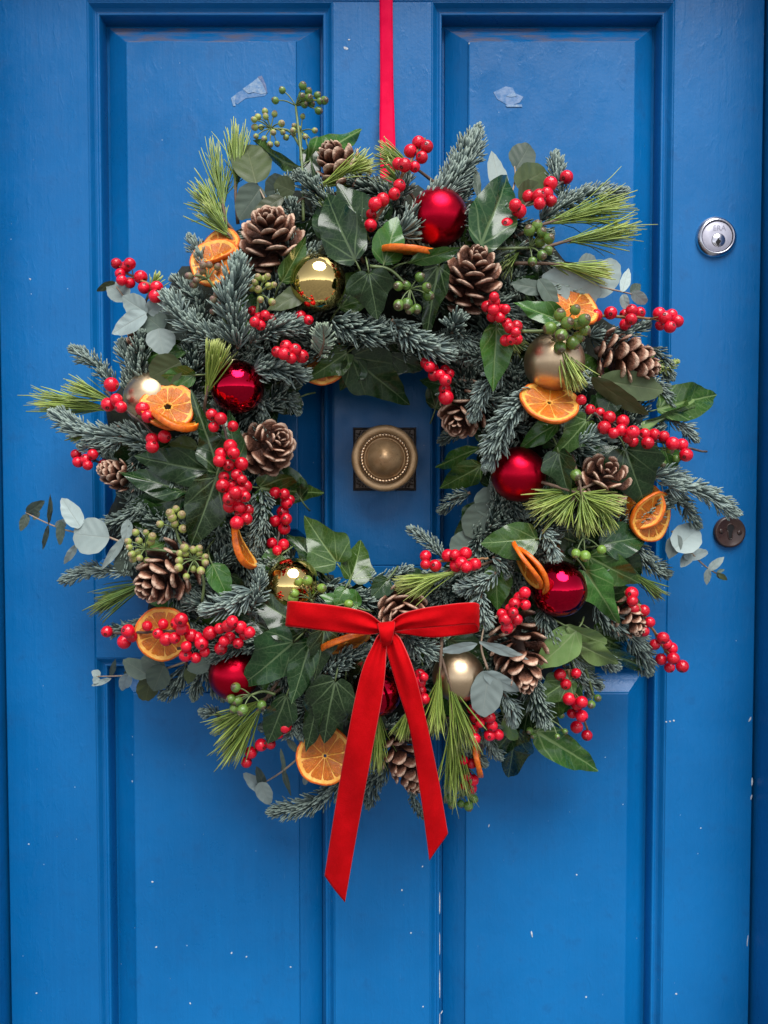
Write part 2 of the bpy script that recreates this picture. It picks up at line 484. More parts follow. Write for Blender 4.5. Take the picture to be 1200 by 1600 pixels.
M['ivyberryyellow'] = berry_material('ivy_bud_yellow', (0.36, 0.38, 0.08), (0.24, 0.29, 0.06), (0.30, 0.21, 0.10), 0.5, -0.6)
M['ivyberrybrown'] = berry_material('ivy_bud_brown', (0.20, 0.14, 0.09), (0.14, 0.13, 0.05), (0.16, 0.08, 0.06), 0.5, -0.5)

def flesh_material():
    """luv = (radius 0..1, angle, face height)"""
    m, nt, n, l, b = new_mat('dried_orange_flesh'); g = NB(nt)
    at = n.new('ShaderNodeAttribute'); at.attribute_name = 'luv'
    r, an, hh = g.sep(at.outputs['Vector'])
    st = g.noise(g.mapping(at.outputs['Vector'], (6, 40, 1)), 1.0, 4, 0.6, 0.4)
    co = g.noise(g.coord('Object'), 320, 3, 0.6)
    c = g.mix(g.ss(st, 0.3, 0.7), (0.40, 0.078, 0.0015), (0.70, 0.19, 0.004))
    c = g.mix(g.m('MULTIPLY', g.ss(co, 0.55, 0.72), 0.55), c, (0.85, 0.42, 0.05))
    c = g.mix(g.m('MULTIPLY', g.ss(g.noise(g.coord('Object'), 70, 3, 0.6), 0.45, 0.7), 0.7), c, (0.30, 0.085, 0.003))
    c = g.mix(g.m('MULTIPLY', g.rnd(), 0.3), c, (0.36, 0.09, 0.003))
    l.new(c, b.inputs['Base Color'])
    b.inputs['Roughness'].default_value = 0.32
    b.inputs['Subsurface Weight'].default_value = 0.25
    b.inputs['Subsurface Scale'].default_value = 0.004
    l.new(g.bump(g.m('ADD', st, co), 0.6, 0.0012), b.inputs['Normal'])
    return m
M['flesh'] = flesh_material()

def cone_material():
    """luv = (t along scale, across -1..1, top/bottom)"""
    m, nt, n, l, b = new_mat('pine_cone_scale'); g = NB(nt)
    t, ac, tb = g.attr()
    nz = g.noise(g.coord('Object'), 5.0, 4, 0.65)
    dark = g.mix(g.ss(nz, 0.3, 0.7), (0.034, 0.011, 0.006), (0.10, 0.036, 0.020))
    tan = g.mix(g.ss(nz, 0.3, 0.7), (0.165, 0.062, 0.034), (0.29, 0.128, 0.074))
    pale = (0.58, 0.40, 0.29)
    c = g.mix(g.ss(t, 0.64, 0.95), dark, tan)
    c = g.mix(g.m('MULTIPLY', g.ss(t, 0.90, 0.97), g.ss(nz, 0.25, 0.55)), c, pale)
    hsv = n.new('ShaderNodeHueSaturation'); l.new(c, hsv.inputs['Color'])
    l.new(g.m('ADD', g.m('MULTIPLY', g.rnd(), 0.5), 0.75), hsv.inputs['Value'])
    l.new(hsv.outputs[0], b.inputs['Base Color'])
    b.inputs['Roughness'].default_value = 0.55
    b.inputs['Specular IOR Level'].default_value = 0.35
    l.new(g.bump(nz, 0.4, 0.08), b.inputs['Normal'])
    return m
M['cone'] = cone_material()
M['conecore'] = plain('pine_cone_core', (0.035, 0.018, 0.012), 0.8, 0, (0.06, 0.03, 0.02), 200, 0.4)

def velvet_material():
    """luv = (across -1..1, along, 0)"""
    m, nt, n, l, b = new_mat('red_velvet'); g = NB(nt)
    ac, al, _ = g.attr()
    co = g.coord('Object')
    nz = g.noise(co, 75, 5, 0.7); fine = g.noise(co, 900, 2, 0.5)
    c = g.mix(g.ss(nz, 0.3, 0.72), (0.42, 0.0012, 0.003), (0.50, 0.0018, 0.005))
    edge = g.ss(g.m('ABSOLUTE', ac), 0.955, 0.985)
    c = g.mix(g.m('MULTIPLY', edge, 0.6), c, (0.62, 0.10, 0.10))
    l.new(c, b.inputs['Base Color'])
    b.inputs['Roughness'].default_value = 0.85
    b.inputs['Specular IOR Level'].default_value = 0.06
    b.inputs['Sheen Weight'].default_value = 0.10
    b.inputs['Sheen Roughness'].default_value = 0.35
    b.inputs['Sheen Tint'].default_value = (1.0, 0.25, 0.22, 1)
    l.new(g.bump(g.m('ADD', fine, g.m('MULTIPLY', nz, 0.6)), 0.35, 0.0008), b.inputs['Normal'])
    return m
M['velvet'] = velvet_material()

def pavement_material():
    m, nt, n, l, b = new_mat('pavement_slabs'); g = NB(nt)
    co = g.coord('Object')
    nz = g.noise(co, 2.0, 6, 0.6)
    l.new(g.mix(g.ss(nz, 0.3, 0.7), (0.10, 0.097, 0.094), (0.16, 0.155, 0.15)), b.inputs['Base Color'])
    b.inputs['Roughness'].default_value = 0.85
    return m
M['pavement'] = pavement_material()

# ================================================================== SETTING: pavement, door, frame
mb = MB(); mb.add([[-150, -150, 0], [150, -150, 0], [150, 150, 0], [-150, 150, 0]], [[0, 1, 2, 3]])
pv = obj('pavement', mb.mesh('pavement', M['pavement']))
tag(pv, 'grey pavement in front of the blue door', kind='structure')

def X(px): return (px - 600) * S(0)
def Zc(py): return W(600, py, 0).z
# door layout, measured on the photograph
XL, XR = X(4), X(1183)                      # door edges
UL0, UL1 = X(146), X(521)                   # upper / lower panel openings, left and right
UR0, UR1 = X(674), X(1044)
ZT, ZM1, ZM0, ZB = Zc(2), Zc(884), Zc(1029), 0.22
DZ0, DZ1 = 0.012, Zc(2) + 0.115
door = thing('panelled_door', 'bright blue painted wooden front door with four raised panels', 'door', (0, 0.03, 0))
TH = 0.055
def slab(name, x0, x1, z0, z1, mt):
    mb = MB(); box(mb, (x0, 0.0, z0), (x1, TH, z1), 0.0012)
    return obj(name, mb.mesh(name, mt, smooth=False), door)
slab('stile', XL, UL0, DZ0, DZ1, M['paint'])
slab('stile', UR1, XR, DZ0, DZ1, M['paint'])
slab('rail', UL0, UR1, ZT, DZ1, M['paint_h'])
slab('rail', UL0, UR1, ZM0, ZM1, M['paint_h'])
slab('rail', UL0, UR1, DZ0, ZB, M['paint_h'])
slab('muntin', UL1, UR0, ZM1, ZT, M['paint'])
slab('muntin', UL1, UR0, ZB, ZM0, M['paint'])
def ring_sweep(mb, x0, x1, z0, z1, pts, n_extra=1):
    """profile pts (inset, depth) swept round a rectangle with mitred corners"""
    V = []
    for s, d in pts:
        V += [[x0 + s, d, z0 + s], [x1 - s, d, z0 + s], [x1 - s, d, z1 - s], [x0 + s, d, z1 - s]]
    Q = []
    for i in range(len(pts) - 1):
        for k in range(4):
            k2 = (k + 1) % 4
            Q.append([4 * i + k, 4 * i + k2, 4 * i + 4 + k2, 4 * i + 4 + k])
    mb.add(V, Q)
    return len(V)
p_ = S(0)
for (x0, x1) in ((UL0, UL1), (UR0, UR1)):
    for (z0, z1) in ((ZM1, ZT), (ZB, ZM0)):
        mo = MB()
        ring_sweep(mo, x0, x1, z0, z1, [(-0.0005, 0.012), (0.0, 0.0010), (0.0006, 0.0010), (0.0012, 0.0016), (0.0024, 0.0034), (0.0044, 0.0066), (0.0062, 0.0084), (0.0074, 0.0090),
                                        (0.0080, 0.0084), (0.0092, 0.0078), (0.0106, 0.0080), (0.0114, 0.0094),
                                        (0.0122, 0.0150), (0.0128, 0.0265), (0.0128, 0.038)])
        obj('moulding', mo.mesh('moulding', M['paint'], smooth=False), door)
        pa = MB()
        b0, b1 = 0.0158, 22 * p_ + 0.0250
        pts = [(b0 - 0.004, 0.0295), (b0, 0.0290), (b0 + 0.0008, 0.0262), (b1, 0.0078), (b1 + 0.0004, 0.0070), (b1 + 0.0008, 0.0050), (b1 + 0.0022, 0.0044)]
        ring_sweep(pa, x0, x1, z0, z1, pts)
        s = pts[-1][0]
        pa.add([[x0 + s, 0.0044, z0 + s], [x1 - s, 0.0044, z0 + s], [x1 - s, 0.0044, z1 - s], [x0 + s, 0.0044, z1 - s]], [[0, 1, 2, 3]])
        obj('panel', pa.mesh('panel', M['paint'], smooth=False), door)
# back sheet so that no light comes through the panels
mb = MB(); box(mb, (UL0 - 0.01, TH - 0.012, 0.1), (UR1 + 0.01, TH - 0.004, DZ1 - 0.05)); obj('back_sheet', mb.mesh('back_sheet', M['paint'], False), door)

frame = thing('door_frame', 'dark blue wooden door frame standing proud around the door', 'door frame', (0, 0.03, 0))
def jamb(name, lo, hi):
    mb = MB(); box(mb, lo, hi, 0.004); return obj(name, mb.mesh(name, M['paint'], False), frame)
jamb('jamb', (XR + 0.0035, -0.10, 0), (XR + 0.095, 0.08, DZ1 + 0.08))
jamb('jamb', (XL - 0.095, -0.10, 0), (XL - 0.0035, 0.08, DZ1 + 0.08))
jamb('head', (XL - 0.0034, -0.0995, DZ1 + 0.0035), (XR + 0.0034, 0.08, DZ1 + 0.08))
jamb('stop', (XL - 0.002, 0.057, 0.013), (XR + 0.002, 0.075, DZ1))

# ---- torn tape left on the two upper panels
def scrap(parent, name, pts, mt, h, th=0.0002):
    P = [W(x, y, h) for x, y in pts]; n = len(P)
    c = sum(P, Vector()) / n
    V = [list(p) for p in P] + [list(c + Vector((0, -0.0001, 0)))] + [[p.x, p.y + th, p.z] for p in P]
    T = [[i, (i + 1) % n, n] for i in range(n)]
    Q = [[i, n + 1 + i, n + 1 + (i + 1) % n, (i + 1) % n] for i in range(n)]
    mb = MB(); mb.add(V, Q, T)
    return obj(name, mb.mesh(name, mt, False), parent)
HF = -0.0044 + 0.0006
t = thing('tape_scrap', 'torn scrap of pale tape on the upper left panel above the wreath', 'tape', W(392, 140, HF), 'tape scraps on the panels')
scrap(t, 'pale_piece', [(361, 153), (369, 147), (367, 158), (368, 166), (364, 165)], M['undercoat'], HF)
scrap(t, 'pale_piece', [(379, 139), (392, 130), (403, 121), (409, 119), (417, 145), (408, 147), (396, 144), (388, 146)], M['undercoat'], HF)
scrap(t, 'residue', [(369, 146), (380, 140), (388, 147), (398, 145), (417, 146), (413, 150), (396, 152), (380, 154), (371, 163), (367, 160)], M['tape'], HF - 0.0003)
scrap(t, 'dark_edge', [(403, 120), (409, 118), (415, 131), (418, 145), (416, 144), (409, 128)], M['tapedark'], HF + 0.0003)
t = thing('tape_scrap', 'torn scrap of pale tape on the upper right panel', 'tape', W(795, 150, HF), 'tape scraps on the panels')
scrap(t, 'film', [(771, 144), (790, 135), (801, 137), (806, 146), (818, 151), (812, 160), (796, 166), (786, 160), (777, 155)], M['tape'], HF - 0.0002)
scrap(t, 'pale_piece', [(791, 150), (803, 144), (808, 150), (799, 152)], M['undercoat'], HF + 0.0002)
scrap(t, 'pale_piece', [(790, 164), (815, 163), (816, 167), (792, 167)], M['undercoat'], HF + 0.0002)

# ---- chips and flakes in the door's paint
def chip(px, py, w, hgt, h, tilt=0.0):
    pts = []
    for k in range(7):
        a = 2 * math.pi * k / 7
        q = random.uniform(0.6, 1.0)
        x, y = w * q * math.cos(a), hgt * q * math.sin(a)
        pts.append((px + x * math.cos(tilt) - y * math.sin(tilt), py + x * math.sin(tilt) + y * math.cos(tilt)))
    scrap(door, 'paint_chip', pts, M['chip'], h, 0.0004)
M['chip'] = plain('bare_undercoat', (0.58, 0.60, 0.62), 0.7, 0, (0.34, 0.38, 0.44), 300, 0.3)
for c in [(1172, 1124, 2.0, 6, .0003, .5), (1175, 1222, 1.8, 9, .0003, 0), (1174, 1246, 1.4, 5, .0003, .2), (1168, 1470, 1.2, 12, .0003, .1), (1047, 1127, 2.2, 1.6, .0003, 0), (1053, 1126, 2, 1.8, .0003, .3), (1041, 1128, 1.6, 1.3, .0003, 0),
          (47, 436, 2.2, 1.8, .0003, .4), (45, 1319, 1.6, 1.3, .0003, 0), (57, 1552, 1.6, 1.4, .0003, 0), (1057, 1553, 2.0, 1.7, .0003, 0), (1095, 1294, 1.5, 1.4, .0003, 0), (650, 836, 1.8, 4, .0003, .2), (540, 75, 5, 2.4, .0003, .4), (545, 62, 2.4, 1.6, .0003, 0),
          (733, 68, 1.6, 1.8, -.0040, 0), (831, 1460, 1.6, 6, -.0040, -.15), (238, 1378, 2.4, 1.8, -.0040, 0), (454, 1511, 2.4, 1.4, -.0040, .2), (385, 1495, 1.8, 1.6, -.0040, 0), (362, 1489, 1.6, 2.2, -.0040, .3), (244, 1480, 2.2, 1.6, -.0040, 0), (297, 1568, 2.2, 1.1, -.0040, .9),
          (901, 1367, 1.5, 1.6, -.0040, 0), (916, 1558, 1.8, 1.5, -.0040, 0), (764, 1290, 1.2, 3.5, -.0040, .2), (628, 1391, 1.8, 1.5, .0003, 0), (642, 1458, 2.0, 1.6, .0003, 0), (660, 1354, 1.4, 1.6, .0003, 0), (661, 1573, 1.6, 1.4, .0003, 0),
          (687, 1410, .9, 26, -.0072, 0), (687, 1475, .8, 20, -.0072, 0), (687, 1540, 1.0, 30, -.0072, 0), (687, 1592, .8, 14, -.0072, 0), (690, 1582, 1.2, 4, -.0072, .5)]:
    chip(*c)

# ================================================================== DOOR FURNITURE
YAX = Vector((0, -1, 0))
def face(px, py, h=0.0, spin=0):
    """matrix with +Z pointing out of the door"""
    return Matrix.Translation(W(px, py, h)) @ Matrix.Rotation(R(90), 4, 'X') @ Matrix.Rotation(spin, 4, 'Z')
# --- knob
FK = face(601, 717.5, 0)
knob = thing('door_knob', 'round aged brass door knob on a dark square plate inside the wreath', 'door knob', FK.translation)
hw = 49 * S(0)
mb = MB()
def plate(mb, hw, z0, z1, b):
    V = [[-hw, -hw, z0], [hw, -hw, z0], [hw, hw, z0], [-hw, hw, z0], [-hw, -hw, z1 - b], [hw, -hw, z1 - b], [hw, hw, z1 - b], [-hw, hw, z1 - b],
         [-hw + b, -hw + b, z1], [hw - b, -hw + b, z1], [hw - b, hw - b, z1], [-hw + b, hw - b, z1]]
    Q = []
    for k in range(4):
        k2 = (k + 1) % 4
        Q += [[k, k2, 4 + k2, 4 + k], [4 + k, 4 + k2, 8 + k2, 8 + k]]
    Q.append([8, 9, 10, 11]); mb.add(V, Q)
plate(mb, hw, 0, 0.004, 0.001)
pl = obj('backplate', mb.mesh('backplate', M['bronze'], False), knob, FK)
mb = MB()
for r0, z in ((hw - 0.0020, 0.0042), (hw - 0.0105, 0.0042)):
    P = [[-r0, -r0, z], [r0, -r0, z], [r0, r0, z], [-r0, r0, z]]
    for k in range(4):
        tube(mb, [P[k], P[(k + 1) % 4]], 0.0008, 6)
r1 = hw - 0.0062
nb = 17
for k in range(4):
    for i in range(nb):
        u = -r1 + 2 * r1 * (i + 0.5) / nb
        a = np.array([u - 0.0012, r1 - 0.0028, 0.0042]); bb = np.array([u + 0.0012, r1 + 0.0028, 0.0042])
        rot = np.array([[math.cos(k * math.pi / 2), -math.sin(k * math.pi / 2), 0], [math.sin(k * math.pi / 2), math.cos(k * math.pi / 2), 0], [0, 0, 1]])
        tube(mb, [rot @ a, rot @ ((a + bb) / 2), rot @ bb], [0.0004, 0.0011, 0.0004], 6)
obj('engraved_border', mb.mesh('engraved_border', M['bronze']), pl, FK)
kf = 52 * S(0.04); kr = 36.5 * S(0.05); kd = 30 * S(0.052)
mb = MB()
lathe(mb, [(0.016, 0.004), (0.016, 0.012), (0.013, 0.016), (0.013, 0.026), (0.018, 0.030), (kf * 0.80, 0.032), (kf * 0.93, 0.0345), (kf * 0.99, 0.038), (kf, 0.0405), (kf * 0.985, 0.0430),
           (kf * 0.95, 0.0447), (kf * 0.88, 0.0455), (kf * 0.80, 0.0450), (kf * 0.745, 0.0438), (kf * 0.72, 0.0430), (kf * 0.70, 0.0435), (kf * 0.69, 0.046), (kf * 0.5, 0.046)], 96)
obj('flange', mb.mesh('flange', M['brass']), knob, FK)
mb = MB()
lathe(mb, [(kd * 1.12, 0.044), (kd * 1.12, 0.0478), (kd * 1.03, 0.0478), (kd * 1.01, 0.0480), (kd, 0.0485), (kd * 0.985, 0.0500), (kd * 0.94, 0.0525), (kd * 0.86, 0.0552), (kd * 0.74, 0.0582), (kd * 0.58, 0.0612),
           (kd * 0.42, 0.0634), (kd * 0.28, 0.0652), (kd * 0.16, 0.0664), (kd * 0.07, 0.0670), (1e-5, 0.0671)], 96)
obj('dome', mb.mesh('dome', M['brass']), knob, FK)
mb = MB()
nb = 46
for i in range(nb):          # the twisted rope ring, strand by strand
    a0 = 2 * math.pi * (i - 0.75) / nb; a1 = 2 * math.pi * (i + 0.75) / nb
    P = []
    for k in range(5):
        u = k / 4; a = a0 + (a1 - a0) * u; rr = kr * (0.945 + 0.085 * u)
        P.append([rr * math.cos(a), rr * math.sin(a), 0.0478 + 0.0022 * math.sin(math.pi * u)])
    tube(mb, P, [0.0007, 0.0015, 0.0018, 0.0015, 0.0007], 8)
obj('rope_ring', mb.mesh('rope_ring', M['brasslite']), knob, FK)

# --- cylinder lock
FL = face(1118, 371.5, 0)
lock = thing('cylinder_lock', 'round chrome cylinder lock near the right edge of the door', 'lock', FL.translation)
u = S(0)
mb = MB()
seg = 64; ph = np.arange(seg) / seg * 2 * math.pi
oct_ = 1 - 0.035 * (0.5 - 0.5 * np.cos(ph * 3 + 0.6))
rings = [(32, 0.0), (31.7, 0.0022), (30.5, 0.0042), (26.2, 0.0068), (24.8, 0.0070), (24.3, 0.0064), (24.0, 0.004), (24.0, 0.0)]
V = []; Q = []
for i, (r_, z_) in enumerate(rings):
    f_ = oct_ if i < 3 else np.ones(seg)
    V += [[r_ * u * f_[k] * math.cos(ph[k]), r_ * u * f_[k] * math.sin(ph[k]), z_] for k in range(seg)]
for i in range(len(rings) - 1):
    Q += [[i * seg + k, i * seg + (k + 1) % seg, (i + 1) * seg + (k + 1) % seg, (i + 1) * seg + k] for k in range(seg)]
mb.add(V, Q); obj('rim', mb.mesh('rim', M['chrome']), lock, FL)
mb = MB(); lathe(mb, [(22.9 * u, 0.001), (22.9 * u, 0.0050), (22.4 * u, 0.0056), (10.7 * u, 0.0057), (1e-5, 0.0057)], 64)
lf = obj('lock_face', mb.mesh('lock_face', M['chromeface']), lock, FL)
mb = MB(); lathe(mb, [(24.2 * u, 0.0016), (22.5 * u, 0.0016)], 48); obj('gap_ring', mb.mesh('gap_ring', M['black']), lock, FL)
FP = face(1119.5, 377.5, 0)
mb = MB(); lathe(mb, [(10.6 * u, 0.0058), (10.1 * u, 0.0058)], 40); obj('plug_gap', mb.mesh('plug_gap', M['black']), lock, FP)
mb = MB(); lathe(mb, [(10.0 * u, 0.0050), (10.0 * u, 0.0061), (9.7 * u, 0.0063), (1e-5, 0.0063)], 40); pg = obj('plug', mb.mesh('plug', M['chrome']), lock, FP)
def polyplate(pts, z, mt, name, parent, Mx, th=0.0002):
    n = len(pts); c = np.mean(pts, axis=0)
    V = [[x * u, -y * u, z] for x, y in pts] + [[c[0] * u, -c[1] * u, z]] + [[x * u, -y * u, z - th] for x, y in pts]
    T = [[i, (i + 1) % n, n] for i in range(n)]
    Q = [[i, n + 1 + i, n + 1 + (i + 1) % n, (i + 1) % n] for i in range(n)]
    mb = MB(); mb.add(V, Q, T)
    return obj(name, mb.mesh(name, mt, False), parent, Mx)
polyplate([(0.3, -4), (1.3, -3.2), (0.8, -0.6), (3.4, 0.8), (3.2, 2.8), (1.8, 4.8), (0.2, 6.6), (1.2, 8.6), (-2.2, 8.4), (-2.3, 6.2), (-4.3, 4.4), (-4.6, 2.2), (-2.4, -0.2), (-0.8, -2.6)], 0.00655, M['black'], 'keyway', pg, FP)
cu = bpy.data.curves.new('maker_lettering', 'FONT'); cu.body = 'ERA'; cu.size = 0.0085; cu.align_x = 'CENTER'; cu.align_y = 'CENTER'; cu.extrude = 0.00006
cu.materials.append(M['etch'])
tmp = bpy.data.objects.new('tmp', cu); scene.collection.objects.link(tmp)
lme = bpy.data.meshes.new_from_object(tmp.evaluated_get(bpy.context.evaluated_depsgraph_get()))
bpy.data.objects.remove(tmp)
to = bpy.data.objects.new('lettering', lme); link(to, lf, face(1121, 359, 0) @ Matrix.Translation((0, 0, 0.00578)))

# --- keyhole cover
FE = face(1138.5, 831, 0)
esc = thing('keyhole_cover', 'round brown keyhole cover with two screws on the blue door', 'keyhole cover', FE.translation)
mb = MB(); lathe(mb, [(24.5 * u, 0), (24.5 * u, 0.0030), (23.9 * u, 0.0046), (22.6 * u, 0.0056), (20.8 * u, 0.0056), (19.8 * u, 0.0050), (1e-5, 0.0050)], 64)
disc = obj('disc', mb.mesh('disc', M['umber']), esc, FE)
kh = [(6.2 * math.sin(a) + 0.3, -6.5 - 6.2 * math.cos(a)) for a in np.linspace(-2.3, 2.3, 18)] + [(3.4, 2), (2.8, 9), (1.6, 10.8), (-1.6, 10.8), (-2.9, 9), (-3.9, 1)]
polyplate(kh, 0.00525, M['black'], 'keyhole', esc, FE)
mb = MB(); tube(mb, [[x * u, -y * u, 0.0052] for x, y in kh + kh[:1]], 0.0006, 6); obj('keyhole_lip', mb.mesh('keyhole_lip', M['umber']), disc, FE)
for sx, sy, rot in ((-14, -1.5, 0.1), (14.2, 1.0, 0.0)):
    Ms = FE @ Matrix.Translation((sx * u, -sy * u, 0.005)) @ Matrix.Rotation(rot, 4, 'Z')
    mb = MB(); lathe(mb, [(3.9 * u, -0.0005), (3.8 * u, 0.0004), (2.8 * u, 0.0010), (1e-5, 0.0012)], 24); s_ = obj('screw', mb.mesh('screw', M['umber']), esc, Ms)
    mb = MB(); box(mb, (-0.0003, -3.2 * u, 0.0009), (0.0003, 3.2 * u, 0.00135)); obj('slot', mb.mesh('slot', M['black'], False), s_, Ms)
#@@PART2

# ================================================================== PLANT BUILDERS
NR = np.array([0.0, 0.12, 0.5, 0.85, 1.0])
NW = np.array([0.55, 0.85, 1.0, 0.98, 0.55])
def needles(mb, P, D, B, L, Wd, k, tone, flat=0.55, sides=4):
    """P base, D direction, B bend direction, L length, Wd half width, k bend; all arrays"""
    n = len(P)
    D = D / (np.linalg.norm(D, axis=1)[:, None] + 1e-9)
    B = B - D * np.sum(B * D, 1)[:, None]; B = B / (np.linalg.norm(B, axis=1)[:, None] + 1e-9)
    Sd = np.cross(D, B)
    ph = np.arange(sides) / sides * 2 * math.pi
    c, s = np.cos(ph), np.sin(ph)
    t = NR[None, :, None, None]
    ctr = P[:, None, None, :] + D[:, None, None, :] * (L[:, None, None, None] * t) + B[:, None, None, :] * (L[:, None, None, None] * k[:, None, None, None] * t * t)
    w = (Wd[:, None] * NW[None, :])[:, :, None, None]
    off = w * (c[None, None, :, None] * Sd[:, None, None, :] + flat * s[None, None, :, None] * B[:, None, None, :])
    V = (ctr + off).reshape(-1, 3)
    m = len(NR); st = m * sides
    i = np.arange(m - 1)[:, None] * sides; j = np.arange(sides)[None]; j2 = (j + 1) % sides
    q = np.stack([i + j, i + j2, i + sides + j2, i + sides + j], -1).reshape(-1, 4)
    q = np.vstack([q, [(m - 1) * sides + np.arange(4)]]) if sides == 4 else q
    Q = (q[None] + (np.arange(n) * st)[:, None, None]).reshape(-1, 4)
    A = np.zeros((n, m, sides, 3)); A[..., 0] = tone[:, None, None]; A[..., 1] = NR[None, :, None]; A[..., 2] = c[None, None, :]
    # paler wax on the flanks than on the ridge
    A[..., 0] = np.clip(A[..., 0] * (0.62 + 0.50 * NR[None, :, None]) + 0.24 * np.abs(c)[None, None, :] - 0.14, 0, 1)
    mb.add(V, Q, None, A.reshape(-1, 3))

def fir_mesh(path, wid, up, tone=0.45, dens=1.0, mt='fir', seed=0, flatness=0.0, side_twigs=0):
    """needles and twig along a path (n x 3 world or local points); up = the side the needles sweep to"""
    r = np.random.default_rng(seed)
    P = catmull(path, 24)
    seg = np.linalg.norm(np.diff(P, axis=0), axis=1); length = seg.sum()
    nl = 0.47 * wid
    n = int(length * 1000 * 2.9 * dens) + 40
    t = r.random(n) ** 0.92
    ntip = 46
    t[:ntip] = 1 - r.random(ntip) * 0.05
    idx = t * (len(P) - 1); i0 = np.minimum(idx.astype(int), len(P) - 2); f = (idx - i0)[:, None]
    pos = P[i0] * (1 - f) + P[i0 + 1] * f
    T = P[i0 + 1] - P[i0]; T /= np.linalg.norm(T, axis=1)[:, None]
    upv = np.array(up, float)
    U = upv - T * (T @ upv)[:, None]; U /= np.linalg.norm(U, axis=1)[:, None] + 1e-9
    Sd = np.cross(T, U)
    phi = (r.random(n) * 2 - 1) * R(118)                      # most needles on the upper and side faces
    low = r.random(n) < 0.12; phi[low] = (r.random(low.sum()) * 2 - 1) * R(180)
    if flatness:
        phi = np.sign(phi) * (R(90) * flatness + np.abs(phi) * (1 - flatness))
    rad = np.cos(phi)[:, None] * U + np.sin(phi)[:, None] * Sd
    near = np.clip((1 - t) / 0.16, 0, 1)
    a = R(16) + (R(66) - R(16)) * near ** 0.6 + r.normal(0, 0.12, n)
    D = np.cos(a)[:, None] * T + np.sin(a)[:, None] * rad + r.normal(0, 0.05, (n, 3))
    B = 0.7 * T + 0.55 * U
    L = nl * (0.72 + 0.36 * r.random(n)) * (0.72 + 0.28 * near)
    Wd = np.full(n, 0.00122) * (0.85 + 0.35 * r.random(n)) * min(1.15, max(0.8, wid / 0.034))
    k = 0.28 + 0.25 * r.random(n)
    tn = np.clip(tone * 0.88 + r.normal(0, 0.17, n) + 0.10 * (1 - near), 0, 1)
    mb = MB(); needles(mb, pos, D, B, L, Wd, k, tn, 0.7)
    tw = MB(); tube(tw, P, np.linspace(0.0019, 0.0010, len(P)), 6)
    # end buds
    bd = P[-1]; tube(tw, [bd - T[0] * 0.001, bd + T[0] * 0.0015, bd + T[0] * 0.003], [0.0012, 0.0016, 0.0006], 6)
    return mb.mesh('needles', M[mt]), tw.mesh('twig', M['twig'])

WREATH = thing('christmas_wreath', 'large round evergreen wreath of fir, pine, ivy and eucalyptus hanging on the blue door', 'wreath', W(WC[0], WC[1], 0.0))
_seed = [100]
def nseed():
    _seed[0] += 1; return _seed[0]

def fir(bx, by, tx, ty, w, Lb=0.0, Lt=None, tone=0.45, sag=0.12, mt='fir', dens=1.0, flat=0.0, up=(0, -1, 0.35)):
    Lt = Lb if Lt is None else Lt
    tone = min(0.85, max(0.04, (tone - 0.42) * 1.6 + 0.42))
    B, T = WL(bx, by, Lb), WL(tx, ty, Lt)
    wid = w * S(0.07)
    # the needles of the tip reach on beyond the twig's end: draw the twig back
    ax = (T - B); ln = ax.length; ax.normalize()
    T = T - ax * min(0.45 * wid, 0.4 * ln)
    perp = Vector((0, -1, 0)).cross(ax) * (sag * ln * random.choice((-1, 1)) * 0.6)
    mid = (B + T) / 2 + perp + Vector((0, -1, 0)) * 0.06 * ln
    o0 = B
    path = [list(B - o0), list(mid - o0), list(T - o0)]
    ne, tw = fir_mesh(path, wid, up, tone, dens, mt, nseed(), flat)
    Mx = Matrix.Translation(o0)
    sp = obj('fir_sprig', tw, WREATH, Mx)
    obj('needles', ne, sp, Mx, 'stuff')
    return sp

